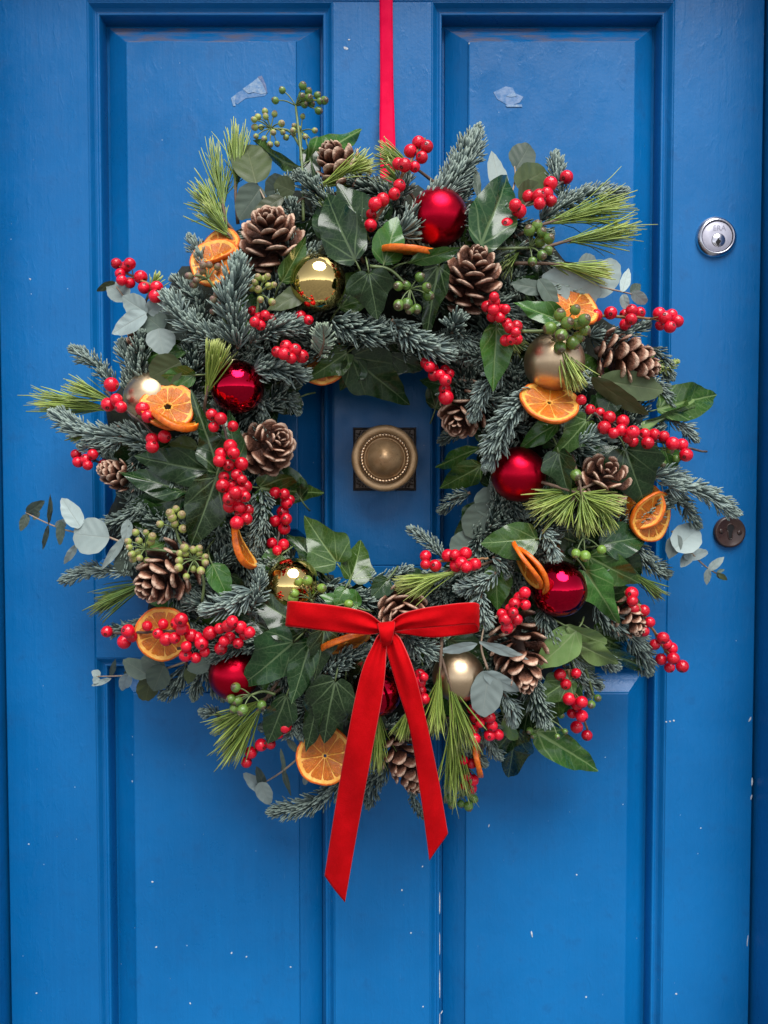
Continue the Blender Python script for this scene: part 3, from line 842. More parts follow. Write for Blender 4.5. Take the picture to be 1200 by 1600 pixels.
def pine(bx, by, tx, ty, spread=0.35, Lb=2.0, Lt=None, n=90, tone=0.5, mt='pine', twig=True, lenv=0.35, curve=0.13, wd=0.00070, body=0.35):
    """a tuft of long needles fanning from a twig end; tip = where the longest needles end"""
    Lt = Lb if Lt is None else Lt
    B, T = WL(bx, by, Lb), WL(tx, ty, Lt)
    ax = np.array(T - B); ln = np.linalg.norm(ax); ax /= ln; ln *= 0.92
    r = np.random.default_rng(nseed())
    view = np.array([0, -1, 0.0]); sd = np.cross(ax, view); sd /= np.linalg.norm(sd) + 1e-9
    nn = np.cross(sd, ax)
    t0 = r.random(n) ** 0.8 * body                             # needles leave the twig along this share of the length
    pos = np.outer(t0 * ln, ax) + r.normal(0, 0.0008, (n, 3))
    ps = r.normal(0, spread * 0.50, n); pn = np.clip(r.normal(0.05, spread * 0.45, n), -0.6, 0.8)
    D = ax[None] + np.outer(ps, sd) + np.outer(pn, nn)
    L = (ln * (1 - t0)) * (1 - lenv * r.random(n) ** 1.5)
    Bd = r.normal(0, 0.6, (n, 3)) + np.outer(-np.sign(ps), sd) * 0.7 + np.array([0, 0, -0.3])
    k = curve * (0.2 + 1.8 * r.random(n))
    Wd = wd * (0.85 + 0.3 * r.random(n))
    tn = np.clip(tone + r.normal(0, 0.22, n), 0, 1)
    mb = MB(); needles(mb, pos, D, Bd, L, Wd, k, tn, 0.7)
    Mx = Matrix.Translation(B)
    tw = MB()
    back = -ax * 0.035 + np.array([0, 0.02, 0])
    tube(tw, catmull([back, [0, 0, 0], ax * ln * (body + 0.02)], 8), np.linspace(0.0020, 0.0010, 8), 6)
    # scaly bracts on the twig
    for i in range(10):
        q = ax * ln * body * i / 10
        d = ax * 0.004 + sd * 0.0016 * math.cos(i * 2.4) + nn * 0.0016 * math.sin(i * 2.4)
        tube(tw, [q, q + d], [0.0009, 0.0003], 4)
    p = obj('pine_tuft', tw.mesh('twig', M['twig']), WREATH, Mx)
    obj('needles', mb.mesh('needles', M[mt]), p, Mx, 'stuff')
    return p

# ---- leaves
OUT = {
    'ovate': [(0, 0.0), (0.10, -0.01), (0.27, 0.03), (0.43, 0.15), (0.50, 0.32), (0.43, 0.53), (0.28, 0.74), (0.12, 0.90), (0, 1.0)],
    'lobed': [(0, 0.05), (0.12, -0.03), (0.29, -0.02), (0.41, 0.09), (0.50, 0.27), (0.485, 0.36), (0.37, 0.45), (0.29, 0.57), (0.19, 0.76), (0.08, 0.92), (0, 1.0)],
    'star': [(0, 0.08), (0.10, 0.0), (0.26, -0.06), (0.33, 0.02), (0.38, 0.13), (0.50, 0.24), (0.49, 0.31), (0.33, 0.40), (0.24, 0.53), (0.16, 0.76), (0.06, 0.93), (0, 1.0)],
    'round': [(0, 0.0), (0.17, 0.02), (0.36, 0.13), (0.48, 0.33), (0.50, 0.54), (0.42, 0.76), (0.26, 0.92), (0.10, 0.99), (0, 1.0)],
    'egg': [(0, 0.0), (0.18, 0.03), (0.38, 0.15), (0.49, 0.34), (0.47, 0.55), (0.34, 0.76), (0.16, 0.92), (0, 1.0)],
    'lance': [(0, 0.0), (0.20, 0.07), (0.42, 0.25), (0.50, 0.45), (0.40, 0.68), (0.20, 0.88), (0, 1.0)],
}
_outc = {}
def outline(shape, n=36):
    if shape not in _outc:
        h = catmull([(x, y, 0) for x, y in OUT[shape]], n)[:, :2]
        _outc[shape] = np.vstack([h, (h * [-1, 1])[::-1][1:-1]])
    return _outc[shape]
def leaf_mesh(shape, length, width, mt, fold=0.16, droop=0.12, wave=0.03, seed=0, tone=None, rings=11):
    r = np.random.default_rng(seed)
    O = outline(shape).copy()
    asym = r.normal(0, 0.035)
    O[:, 0] *= 1 + asym * np.sign(O[:, 0])
    ang = np.arange(len(O)) / len(O) * 2 * math.pi
    jag = 1 + 0.018 * np.sin(ang * 7 + r.random() * 6) + 0.012 * np.sin(ang * 13 + r.random() * 6)
    c = np.array([0, 0.38])
    O = c + (O - c) * jag[:, None]
    n = len(O)
    rho = np.linspace(0, 1, rings + 1)[1:]
    P = c[None, None] + (O - c)[None] * rho[:, None, None]
    P = np.vstack([[c], P.reshape(-1, 2)])
    x = P[:, 0] * width; y = P[:, 1] * length
    xr = x / (0.5 * width + 1e-9); yr = P[:, 1]
    rr = np.concatenate([[0], np.repeat(rho, n)])
    aa = np.concatenate([[0], np.tile(ang, rings)])
    z = fold * np.abs(x) * (1 - 0.35 * yr) - droop * length * (yr - 0.15) ** 2
    ph = r.random(4) * 6.28
    z += wave * length * rr ** 2 * (np.sin(aa * 3 + ph[0]) * 0.6 + np.sin(aa * 5 + ph[1]) * 0.45)
    z += wave * 0.5 * length * np.sin(yr * 5 + ph[2]) * xr * rr
    # blade swells a little between the lateral veins
    z += 0.005 * length * np.cos((yr - np.abs(x) / length * 0.85) / 0.26 * 2 * math.pi) * -1 * np.minimum(1, np.abs(xr) * 2)
    twist = r.normal(0, 0.10)
    z += twist * x * yr
    V = np.stack([x, y, z], -1)
    tn = r.random() if tone is None else tone
    A = np.stack([x / length, yr, np.full(len(x), tn)], -1)
    k = np.arange(n); k2 = (k + 1) % n
    T = np.stack([np.zeros(n, int), 1 + k, 1 + k2], -1)
    i = 1 + np.arange(rings - 1)[:, None] * n
    Q = np.stack([i + k, i + n + k, i + n + k2, i + k2], -1).reshape(-1, 4)
    mb = MB(); mb.add(V, Q, T, A)
    return mb.mesh('blade', M[mt])
def leaf_matrix(B, T, roll):
    y = (T - B).normalized()
    v = (CAMP - B).normalized()
    z = (v - y * v.dot(y)).normalized()
    x = y.cross(z)
    q = Quaternion(y, R(roll))
    return mat4(q @ x, y, q @ z, B)
def leaf(name, bx, by, tx, ty, w, Lb, Lt=None, shape='ovate', mt='ivy', roll=0, fold=0.16, droop=0.12, wave=0.03, parent=None, petiole=0.016, tone=None, pmat='stem'):
    Lt = Lb - 0.4 if Lt is None else Lt
    B, T = WL(bx, by, Lb), WL(tx, ty, Lt)
    h = (H(bx, by, Lb) + H(tx, ty, Lt)) / 2
    me = leaf_mesh(shape, (T - B).length, w * S(h), mt, fold, droop, wave, nseed(), tone)
    Mx = leaf_matrix(B, T, roll)
    o = obj(name, me, parent or WREATH, Mx)
    if petiole:
        y = (T - B).normalized()
        P = [B + y * 0.002, B - y * petiole * 0.5 + Vector((0, 0.001, 0)), B - y * petiole + Vector((0, 0.012, 0))]
        mb = MB(); tube(mb, catmull([list(p) for p in P], 7), np.linspace(0.0008, 0.0010, 7), 6)
        obj('petiole', mb.mesh('petiole', M[pmat]), o)
    return o

# ================================================================== THE WREATH: ring, then greenery from the back to the front
rw = 0.222
mb = MB()
nu, nv = 128, 20
V = []
c0 = W(WC[0], WC[1], 0.04)
for i in range(nu):
    a = 2 * math.pi * i / nu
    for j in range(nv):
        b = 2 * math.pi * j / nv
        jit = 1 + 0.10 * math.sin(a * 17 + b * 3) + 0.08 * math.sin(a * 29 - b * 5) + 0.06 * random.random()
        rr = rw + 0.078 * jit * math.cos(b); hh = 0.032 * jit * math.sin(b)
        V.append([rr * math.cos(a), -hh, rr * math.sin(a) * 1.02])
Q = [[i * nv + j, i * nv + (j + 1) % nv, ((i + 1) % nu) * nv + (j + 1) % nv, ((i + 1) % nu) * nv + j] for i in range(nu) for j in range(nv)]
mb.add(V, Q)
obj('moss_ring', mb.mesh('moss_ring', M['moss']), WREATH, Matrix.Translation(c0))

# short filler sprigs all round the ring: eight shapes, placed many times
VAR = []
for k in range(8):
    ln = 0.070 + 0.006 * (k % 4)
    path = [[0, 0, 0], [ln * 0.5, random.uniform(-1, 1) * 0.008, 0.008], [ln, random.uniform(-1, 1) * 0.012, 0.004]]
    VAR.append(fir_mesh(path, 0.036, (0, 0, 1), 0.06 + 0.05 * (k % 4), 0.85, 'fir', 900 + k))
def filler(px, py, a, out, L, k):
    sgn = random.choice((-1, 1))
    d = Vector((-math.sin(a) * sgn + math.cos(a) * out, 0, math.cos(a) * sgn + math.sin(a) * out)).normalized()
    d = (d + Vector((0, random.uniform(-0.25, 0.1), 0))).normalized()
    x, y, z = basis(d, (random.uniform(-0.3, 0.3), -1, random.uniform(0, 0.5)))
    Mx = mat4(x, y, z, WL(px, py, L))
    ne, tw = VAR[k % 8]
    sp = obj('fir_sprig', tw, WREATH, Mx)
    obj('needles', ne, sp, Mx, 'stuff')
NF = 140
for i in range(NF):
    a = 2 * math.pi * (i / NF) + random.uniform(-0.05, 0.05)
    rad = random.choice((235, 275, 320, 355)) + random.uniform(-12, 12)
    L = random.uniform(-2.6, -1.2) if rad < 250 else random.uniform(-2.0, 0.0)
    out = random.gauss(0.25, 0.5) if rad > 250 else random.uniform(0.1, 1.0)
    filler(WC[0] + rad * math.cos(a), WC[1] - rad * 1.02 * math.sin(a), a, out, L, i)
# the inner lip of the ring
for i in range(44):
    a = 2 * math.pi * (i / 44) + random.uniform(-0.06, 0.06)
    rad = random.uniform(185, 215)
    filler(582 + rad * math.cos(a), 738 - rad * math.sin(a), a, random.uniform(-0.12, 0.3), random.uniform(-2.2, 0.2), i)
# dark ivy between the sprigs
for i in range(90):
    a = 2 * math.pi * (i / 90) + random.uniform(-0.06, 0.06)
    rad = random.uniform(250, 385)
    px = WC[0] + rad * math.cos(a); py = WC[1] - rad * math.sin(a)
    b = a + random.uniform(-1.3, 1.3)
    l = random.uniform(60, 90)
    leaf('ivy_leaf', px, py, px + l * math.cos(b), py - l * math.sin(b), l * 0.75, random.uniform(-0.6, 1.2), random.uniform(-1.2, 0.8), random.choice(('ovate', 'lobed', 'star')), random.choice(('ivy', 'ivy', 'ivygreen')), random.uniform(-25, 25))
for i in range(34):
    a = 2 * math.pi * (i / 34) + random.uniform(-0.08, 0.08)
    rad = random.uniform(180, 215)
    px = 582 + rad * math.cos(a); py = 738 - rad * math.sin(a)
    b = a + math.pi / 2 * random.choice((-1, 1)) + random.uniform(-0.5, 0.5)
    l = random.uniform(50, 75)
    leaf('ivy_leaf', px, py, px + l * math.cos(b), py - l * math.sin(b), l * 0.75, random.uniform(-2.0, 0.2), random.uniform(-2.6, -0.6), random.choice(('ovate', 'lobed')), 'ivy', random.uniform(-25, 25))

# fir sprigs seen in the photograph: base, tip, width, layer, tone
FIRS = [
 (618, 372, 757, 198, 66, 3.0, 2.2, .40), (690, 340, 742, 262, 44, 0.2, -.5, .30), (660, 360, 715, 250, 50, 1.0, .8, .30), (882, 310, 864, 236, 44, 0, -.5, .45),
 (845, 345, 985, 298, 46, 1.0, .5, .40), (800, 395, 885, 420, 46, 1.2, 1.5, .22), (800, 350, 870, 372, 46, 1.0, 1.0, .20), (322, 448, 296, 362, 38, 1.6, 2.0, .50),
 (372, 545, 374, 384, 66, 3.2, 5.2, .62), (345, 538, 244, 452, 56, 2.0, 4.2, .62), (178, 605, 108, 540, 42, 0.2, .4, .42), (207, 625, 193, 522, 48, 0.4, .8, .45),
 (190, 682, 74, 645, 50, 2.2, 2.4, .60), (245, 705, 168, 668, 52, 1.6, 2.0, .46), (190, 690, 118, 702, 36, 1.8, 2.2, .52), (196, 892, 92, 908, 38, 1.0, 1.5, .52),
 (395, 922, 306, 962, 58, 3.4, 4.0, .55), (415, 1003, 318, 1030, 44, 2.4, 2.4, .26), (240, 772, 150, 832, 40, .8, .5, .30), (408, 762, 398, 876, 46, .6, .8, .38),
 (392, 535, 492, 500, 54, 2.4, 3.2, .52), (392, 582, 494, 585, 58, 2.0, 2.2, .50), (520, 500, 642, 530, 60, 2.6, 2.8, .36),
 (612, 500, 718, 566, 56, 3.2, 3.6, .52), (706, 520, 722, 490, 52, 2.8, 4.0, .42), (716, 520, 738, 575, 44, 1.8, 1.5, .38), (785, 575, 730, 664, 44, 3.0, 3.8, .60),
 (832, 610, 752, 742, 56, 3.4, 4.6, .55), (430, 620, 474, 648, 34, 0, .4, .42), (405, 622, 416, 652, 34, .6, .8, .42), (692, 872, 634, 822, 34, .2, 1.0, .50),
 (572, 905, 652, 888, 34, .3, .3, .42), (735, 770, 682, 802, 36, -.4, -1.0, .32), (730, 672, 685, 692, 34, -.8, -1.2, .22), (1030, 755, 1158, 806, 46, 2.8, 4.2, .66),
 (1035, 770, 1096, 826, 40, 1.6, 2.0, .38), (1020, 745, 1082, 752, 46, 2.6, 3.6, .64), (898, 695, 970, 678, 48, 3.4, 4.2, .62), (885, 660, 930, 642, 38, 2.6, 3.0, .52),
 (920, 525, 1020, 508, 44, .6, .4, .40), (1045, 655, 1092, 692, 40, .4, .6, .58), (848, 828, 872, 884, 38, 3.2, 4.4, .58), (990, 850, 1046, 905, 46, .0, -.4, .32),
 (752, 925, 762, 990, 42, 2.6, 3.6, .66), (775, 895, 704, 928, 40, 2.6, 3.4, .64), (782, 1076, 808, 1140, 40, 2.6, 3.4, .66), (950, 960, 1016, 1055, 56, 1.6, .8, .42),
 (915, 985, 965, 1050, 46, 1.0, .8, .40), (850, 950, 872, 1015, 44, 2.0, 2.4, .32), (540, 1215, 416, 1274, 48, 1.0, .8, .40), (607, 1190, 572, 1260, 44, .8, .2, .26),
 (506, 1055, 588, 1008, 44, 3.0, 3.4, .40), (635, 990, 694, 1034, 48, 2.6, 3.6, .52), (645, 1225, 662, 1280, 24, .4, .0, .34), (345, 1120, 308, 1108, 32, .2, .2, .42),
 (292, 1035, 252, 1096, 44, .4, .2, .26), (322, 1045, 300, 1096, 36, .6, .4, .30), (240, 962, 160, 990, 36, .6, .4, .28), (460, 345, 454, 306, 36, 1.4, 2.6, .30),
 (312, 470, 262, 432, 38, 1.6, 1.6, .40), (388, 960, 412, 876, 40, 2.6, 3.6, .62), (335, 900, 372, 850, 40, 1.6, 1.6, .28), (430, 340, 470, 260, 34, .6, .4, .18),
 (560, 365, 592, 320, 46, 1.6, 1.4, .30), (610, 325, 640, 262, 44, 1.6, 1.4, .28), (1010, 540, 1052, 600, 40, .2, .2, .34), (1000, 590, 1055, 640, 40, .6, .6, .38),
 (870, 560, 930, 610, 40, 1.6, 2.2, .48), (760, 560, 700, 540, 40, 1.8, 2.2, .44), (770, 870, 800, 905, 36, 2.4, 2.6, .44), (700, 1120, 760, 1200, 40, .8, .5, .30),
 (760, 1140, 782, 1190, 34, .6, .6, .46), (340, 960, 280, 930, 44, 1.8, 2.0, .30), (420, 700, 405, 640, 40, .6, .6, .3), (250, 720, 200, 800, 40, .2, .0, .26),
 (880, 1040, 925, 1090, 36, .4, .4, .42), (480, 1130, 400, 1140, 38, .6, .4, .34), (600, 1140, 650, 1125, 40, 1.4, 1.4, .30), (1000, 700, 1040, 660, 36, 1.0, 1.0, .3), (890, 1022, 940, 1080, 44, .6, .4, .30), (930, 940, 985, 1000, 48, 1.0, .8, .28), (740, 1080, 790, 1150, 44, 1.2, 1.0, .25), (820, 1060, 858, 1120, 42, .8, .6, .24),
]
for f in FIRS:
    fir(*f)
fir(500, 556, 508, 498, 46, 3.0, 4.6, .60, mt='firlite', flat=0.75, dens=0.8)     # pale underside turned to the viewer
fir(1020, 578, 1062, 566, 26, .4, .4, .35, mt='pine', dens=0.8)
fir(1000, 560, 1050, 590, 26, .2, .2, .30, mt='pine', dens=0.8)

# pine tufts: base, tip, spread, layer
PINES = [
 ((368, 300, 372, 196), dict(spread=.30, Lb=1.0, n=100, tone=.5)), ((352, 345, 306, 292), dict(spread=.55, Lb=1.2, n=110, tone=.55)), ((362, 372, 318, 318), dict(spread=.5, Lb=1.8, n=100, tone=.5)),
 ((350, 330, 336, 232), dict(spread=.35, Lb=.8, n=80, tone=.45)), ((492, 296, 588, 246), dict(spread=.30, Lb=2.4, n=90, tone=.62, curve=.25)), ((648, 262, 582, 230), dict(spread=.55, Lb=1.4, n=60, tone=.5)),
 ((640, 300, 596, 250), dict(spread=.5, Lb=1.4, n=40, tone=.4)), ((850, 350, 988, 314), dict(spread=.26, Lb=2.4, n=110, tone=.68)), ((880, 378, 1000, 356), dict(spread=.30, Lb=2.6, n=100, tone=.62)),
 ((860, 412, 966, 430), dict(spread=.32, Lb=3.4, n=90, tone=.62)), ((862, 520, 912, 618), dict(spread=.30, Lb=5.0, Lt=5.6, n=80, tone=.66)), ((322, 618, 346, 520), dict(spread=.34, Lb=3.2, Lt=4.4, n=95, tone=.60)),
 ((175, 640, 46, 626), dict(spread=.26, Lb=-1.0, Lt=1.4, n=120, tone=.60)), ((190, 632, 100, 596), dict(spread=.36, Lb=-.6, Lt=1.2, n=60, tone=.55)), ((235, 908, 140, 952), dict(spread=.32, Lb=1.0, n=130, tone=.45, mt='pinedark')),
 ((918, 760, 812, 802), dict(spread=.52, Lb=3.6, n=90, tone=.58, lenv=.5, curve=.16)), ((888, 766, 982, 798), dict(spread=.60, Lb=4.2, n=110, tone=.66, lenv=.5, curve=.16)), ((900, 772, 868, 826), dict(spread=.6, Lb=3.8, n=50, tone=.55, lenv=.5, curve=.2)), ((930, 780, 962, 836), dict(spread=.6, Lb=4.0, n=55, tone=.6, lenv=.5, curve=.2)), ((908, 766, 918, 846), dict(spread=.55, Lb=4.4, n=60, tone=.62, lenv=.5, curve=.18)),
 ((980, 890, 1038, 936), dict(spread=.35, Lb=.6, n=70, tone=.45, mt='pinedark')), ((722, 892, 606, 918), dict(spread=.26, Lb=3.2, Lt=3.6, n=140, tone=.72)), ((690, 900, 640, 935), dict(spread=.4, Lb=3.0, n=50, tone=.62)),
 ((688, 1042, 676, 1160), dict(spread=.26, Lb=4.6, Lt=4.4, n=90, tone=.60)), ((700, 1060, 738, 1180), dict(spread=.26, Lb=4.4, n=90, tone=.60)), ((706, 1120, 712, 1250), dict(spread=.26, Lb=4.2, Lt=3.6, n=120, tone=.64)),
 ((592, 1105, 590, 1208), dict(spread=.22, Lb=2.0, n=90, tone=.50)), ((642, 1100, 622, 1160), dict(spread=.42, Lb=3.2, n=80, tone=.60)), ((418, 1090, 326, 1142), dict(spread=.32, Lb=2.0, n=110, tone=.52)),
 ((410, 1100, 346, 1188), dict(spread=.34, Lb=2.2, n=110, tone=.52)), ((228, 470, 252, 420), dict(spread=.35, Lb=.6, n=35, tone=.5)), ((770, 500, 820, 560), dict(spread=.5, Lb=1.6, n=40, tone=.4, mt='pinedark')),
 ((820, 380, 770, 440), dict(spread=.5, Lb=1.4, n=40, tone=.4, mt='pinedark')), ((540, 360, 500, 300), dict(spread=.5, Lb=1.4, n=50, tone=.4, mt='pinedark')), ((160, 672, 106, 688), dict(spread=.3, Lb=1.0, n=25, tone=.5)),
 ((720, 1190, 735, 1245), dict(spread=.3, Lb=2.6, n=40, tone=.55)),
]
for a, k in PINES:
    pine(*a, **k)

# ivy leaves: base, tip, width, layers, shape, material, roll
IVY = [
 (556, 408, 499, 290, 72, 4.6, 5.0, 'ovate', 'ivy', -10), (566, 352, 528, 286, 60, 3.0, 3.0, 'ovate', 'ivy', 12), (520, 372, 492, 305, 46, 2.6, 2.4, 'ovate', 'ivy', -20),
 (482, 252, 569, 196, 46, 2.0, 1.6, 'ovate', 'ivygreen', -22), (480, 226, 492, 282, 28, 2.2, 2.6, 'lance', 'ivy', 10), (470, 264, 378, 224, 24, 1.8, 2.0, 'lance', 'ivygreen', -35),
 (576, 424, 590, 500, 76, 4.8, 4.2, 'lobed', 'ivy', 4), (600, 412, 623, 334, 54, 4.2, 4.6, 'ovate', 'ivygreen', 10), (748, 386, 808, 256, 74, 4.2, 4.6, 'ovate', 'ivy', 12),
 (636, 410, 724, 388, 28, 4.8, 5.0, 'lance', 'ivygreen', 30), (686, 414, 664, 528, 48, 3.8, 3.6, 'lobed', 'ivy', 16), (878, 502, 802, 472, 36, 4.0, 4.6, 'ovate', 'ivygreen', 25),
 (776, 508, 770, 612, 54, 4.0, 5.0, 'ovate', 'ivygreen', -18), (478, 456, 415, 484, 34, 3.0, 3.6, 'ovate', 'eucolive', 25), (440, 440, 482, 370, 36, 3.4, 4.2, 'ovate', 'ivygreen', 30),
 (544, 550, 474, 598, 46, .2, .6, 'lobed', 'ivygreen', -10), (546, 556, 642, 634, 84, -.2, -.4, 'lobed', 'ivy', 0), (604, 552, 660, 578, 44, -.8, -1.0, 'ovate', 'ivy', 0), (560, 560, 530, 612, 48, -.4, 0, 'lobed', 'ivy', 0),
 (344, 742, 298, 608, 54, 3.6, 4.2, 'star', 'ivy', 18), (328, 736, 202, 716, 62, 3.6, 4.0, 'ovate', 'ivy', -12), (290, 768, 185, 736, 46, 2.6, 2.8, 'ovate', 'ivy', 15), (338, 744, 300, 856, 72, 4.2, 4.6, 'ovate', 'ivy', -8),
 (285, 776, 186, 806, 52, 2.0, 1.8, 'ovate', 'ivy', -10), (402, 762, 513, 775, 58, 1.2, .8, 'lobed', 'ivygreen', 18), (372, 728, 352, 636, 40, 3.4, 3.6, 'ovate', 'ivy', -20), (528, 882, 474, 806, 76, 1.2, 1.8, 'lobed', 'ivygreen', -6),
 (548, 906, 570, 838, 58, .8, 1.0, 'lobed', 'ivygreen', 15), (502, 892, 452, 826, 28, .6, .6, 'lance', 'ivy', 30), (440, 866, 402, 892, 36, 1.0, 1.0, 'ovate', 'ivygreen', 0), (332, 882, 360, 940, 38, 3.0, 3.6, 'ovate', 'ivygreen', -12),
 (478, 985, 382, 922, 78, 3.0, 3.6, 'lobed', 'ivy', 8), (462, 1000, 372, 1080, 88, 4.2, 4.6, 'lobed', 'ivy', -8), (486, 1000, 456, 1100, 50, 4.8, 5.0, 'ovate', 'ivy', 18), (508, 980, 494, 1064, 52, 5.2, 5.4, 'lobed', 'ivy', -16),
 (524, 1062, 502, 1168, 82, 4.4, 4.8, 'lobed', 'ivy', 10), (448, 1086, 418, 1166, 52, 3.2, 3.2, 'ovate', 'ivy', -12), (500, 1080, 478, 1175, 40, 3.4, 3.2, 'ovate', 'ivy', 30), (540, 918, 524, 948, 26, 3.2, 3.6, 'ovate', 'ivygreen', 0),
 (606, 905, 580, 935, 36, 2.4, 2.4, 'ovate', 'ivy', 0), (840, 842, 750, 848, 62, 3.2, 3.6, 'ovate', 'ivygreen', 6), (918, 655, 862, 724, 56, 4.2, 4.8, 'lobed', 'ivygreen', -25), (872, 705, 888, 780, 54, 4.4, 4.4, 'lobed', 'ivy', 22),
 (872, 662, 806, 698, 36, 3.0, 3.0, 'ovate', 'ivygreen', 25), (976, 700, 1012, 796, 98, 3.2, 3.2, 'lobed', 'ivy', -4), (1026, 640, 1132, 612, 60, 1.6, 1.2, 'ovate', 'ivygreen', -6), (1002, 668, 1100, 630, 26, 2.8, 2.6, 'lance', 'ivygreen', 38),
 (748, 700, 676, 730, 28, .2, .2, 'lance', 'ivygreen', 20), (752, 728, 686, 764, 44, .4, .4, 'ovate', 'ivygreen', -10), (938, 852, 1020, 834, 58, 2.4, 2.2, 'ovate', 'ivy', -10), (918, 868, 1008, 918, 54, 2.8, 2.6, 'ovate', 'ivygreen', 8),
 (914, 890, 970, 978, 58, 3.8, 4.0, 'lobed', 'ivygreen', -8), (776, 884, 776, 955, 48, 2.2, 2.4, 'ovate', 'ivygreen', 10), (900, 985, 842, 1048, 58, 3.2, 3.8, 'ovate', 'ivypale', -20), (884, 978, 952, 1014, 34, 3.4, 3.6, 'lance', 'ivypale', 30),
 (900, 1004, 968, 1040, 36, 3.0, 3.2, 'lance', 'ivypale', 25), (930, 1012, 1026, 1052, 34, 2.4, 2.2, 'lance', 'ivygreen', 30), (892, 1060, 826, 1106, 52, 2.4, 2.6, 'lobed', 'ivygreen', -10), (870, 1080, 850, 1130, 44, 2.0, 1.8, 'ovate', 'ivygreen', 0),
 (836, 1142, 944, 1208, 52, 1.6, 1.2, 'ovate', 'ivygreen', -8), (806, 1138, 794, 1220, 66, 1.6, 1.0, 'lobed', 'ivy', 0), (788, 1120, 806, 1168, 24, 2.2, 2.4, 'lance', 'ivypale', 20), (960, 856, 1008, 908, 44, 1.4, 1.0, 'ovate', 'ivy', 0),
 (300, 548, 198, 556, 30, 1.8, 2.0, 'lance', 'ivygreen', 25), (305, 586, 252, 588, 36, 2.6, 3.4, 'ovate', 'ivygreen', -20), (1038, 700, 1052, 742, 38, .6, .4, 'ovate', 'ivygreen', 0), (958, 612, 944, 654, 42, 2.4, 2.6, 'ovate', 'ivy', 0),
 (842, 1095, 872, 1140, 40, 1.2, 1.0, 'lobed', 'ivy', 0), (860, 760, 812, 700, 40, 1.0, 1.0, 'ovate', 'ivy', 0), (720, 620, 690, 660, 40, 0.0, 0.0, 'ovate', 'ivy', 0), (310, 700, 262, 690, 30, 2.4, 2.8, 'lance', 'ivypale', 30),
 (925, 985, 1004, 1034, 54, 1.2, .8, 'lobed', 'ivygreen', 5), (892, 1020, 940, 1056, 46, .8, .8, 'ovate', 'ivypale', -15), (856, 1104, 892, 1054, 50, 1.4, 1.6, 'lobed', 'ivygreen', 0), (824, 1110, 772, 1188, 62, 1.0, .6, 'lobed', 'ivy', 10),
 (900, 1062, 862, 1120, 50, .8, .6, 'ovate', 'ivy', 0), (846, 1092, 816, 1160, 56, 1.2, .8, 'lobed', 'ivy', -8), (940, 930, 1012, 960, 56, 1.0, .6, 'ovate', 'ivy', 8), (960, 760, 900, 820, 60, 1.6, 1.6, 'lobed', 'ivy', 0), (700, 1000, 770, 1040, 56, 1.8, 1.6, 'ovate', 'ivy', 0),
 (560, 950, 500, 930, 50, 2.4, 2.6, 'lobed', 'ivygreen', 10), (420, 985, 360, 950, 50, 2.2, 2.2, 'ovate', 'ivy', 0), (470, 780, 430, 720, 44, -.4, -.4, 'ovate', 'ivy', 0), (680, 640, 706, 560, 50, -.6, -.4, 'ovate', 'ivy', 0), (470, 620, 420, 640, 44, -.2, .2, 'ovate', 'ivy', 0),
]
for v in IVY:
    bx, by, tx, ty, w, Lb, Lt, sh, mt, roll = v
    leaf('ivy_leaf', bx, by, tx, ty, w, Lb, Lt, sh, mt, roll, fold=random.uniform(.05, .45), droop=random.uniform(.02, .34), wave=random.uniform(.03, .075))

# eucalyptus sprigs: stem path, then leaves (base, tip, width, layer, shape, material, roll)
def euc(stem, leaves, Ls=1.0):
    pts = [WL(x, y, L) for x, y, L in stem]
    mb = MB(); tube(mb, catmull([list(p) for p in pts], 14), np.linspace(0.0007, 0.0013, 14), 6)
    o = obj('eucalyptus_sprig', mb.mesh('stem', M['eucstem']), WREATH)
    for bx, by, tx, ty, w, L, sh, mt, roll in leaves:
        leaf('leaf', bx, by, tx, ty, w, L, L + random.uniform(-.3, .4), sh, mt, roll, fold=random.uniform(.02, .18), droop=random.uniform(-.05, .15), wave=.015, parent=o, petiole=0)
euc([(395, 275, 1.4), (408, 300, 1.4), (430, 345, 1.0)], [(400, 286, 384, 224, 62, 2.0, 'round', 'eucolive', 8), (408, 292, 374, 342, 46, 1.6, 'egg', 'eucdark', -8), (452, 292, 414, 300, 48, 1.2, 'round', 'eucdark', 0),
    (460, 300, 428, 284, 32, 2.2, 'round', 'eucolive', 0), (442, 308, 392, 338, 28, 2.0, 'egg', 'eucolive', 30), (500, 215, 488, 250, 26, 1.0, 'egg', 'eucdark', 0)])
euc([(800, 240, 1.0), (805, 280, 1.4), (790, 330, .8)], [(784, 304, 768, 238, 30, 1.0, 'egg', 'euc', 20), (806, 264, 828, 226, 42, .8, 'round', 'eucdark', 0), (808, 292, 858, 262, 48, 1.8, 'round', 'eucolive', -10), (812, 316, 842, 286, 38, 1.8, 'egg', 'eucolive', 15), (748, 312, 742, 258, 16, .8, 'lance', 'eucdark', 40)])
euc([(995, 462, 1.6), (968, 455, 1.8), (850, 430, 2.2)], [(846, 436, 938, 462, 58, 2.4, 'round', 'euc', -6), (926, 462, 968, 404, 46, 2.0, 'round', 'euc', 10), (905, 420, 935, 408, 36, 1.8, 'round', 'euc', 0), (972, 457, 982, 420, 16, 1.9, 'lance', 'euc', 0), (985, 457, 1002, 444, 17, 1.8, 'egg', 'eucdark', 0), (988, 456, 1010, 474, 19, 2.0, 'round', 'euc', 0), (973, 460, 980, 486, 16, 2.0, 'egg', 'euc', 20), (850, 452, 800, 442, 26, 3.0, 'egg', 'eucdark', 20), (842, 436, 874, 482, 28, 3.2, 'egg', 'eucdark', -30), (880, 440, 860, 470, 40, 2.2, 'round', 'euc', 0)])
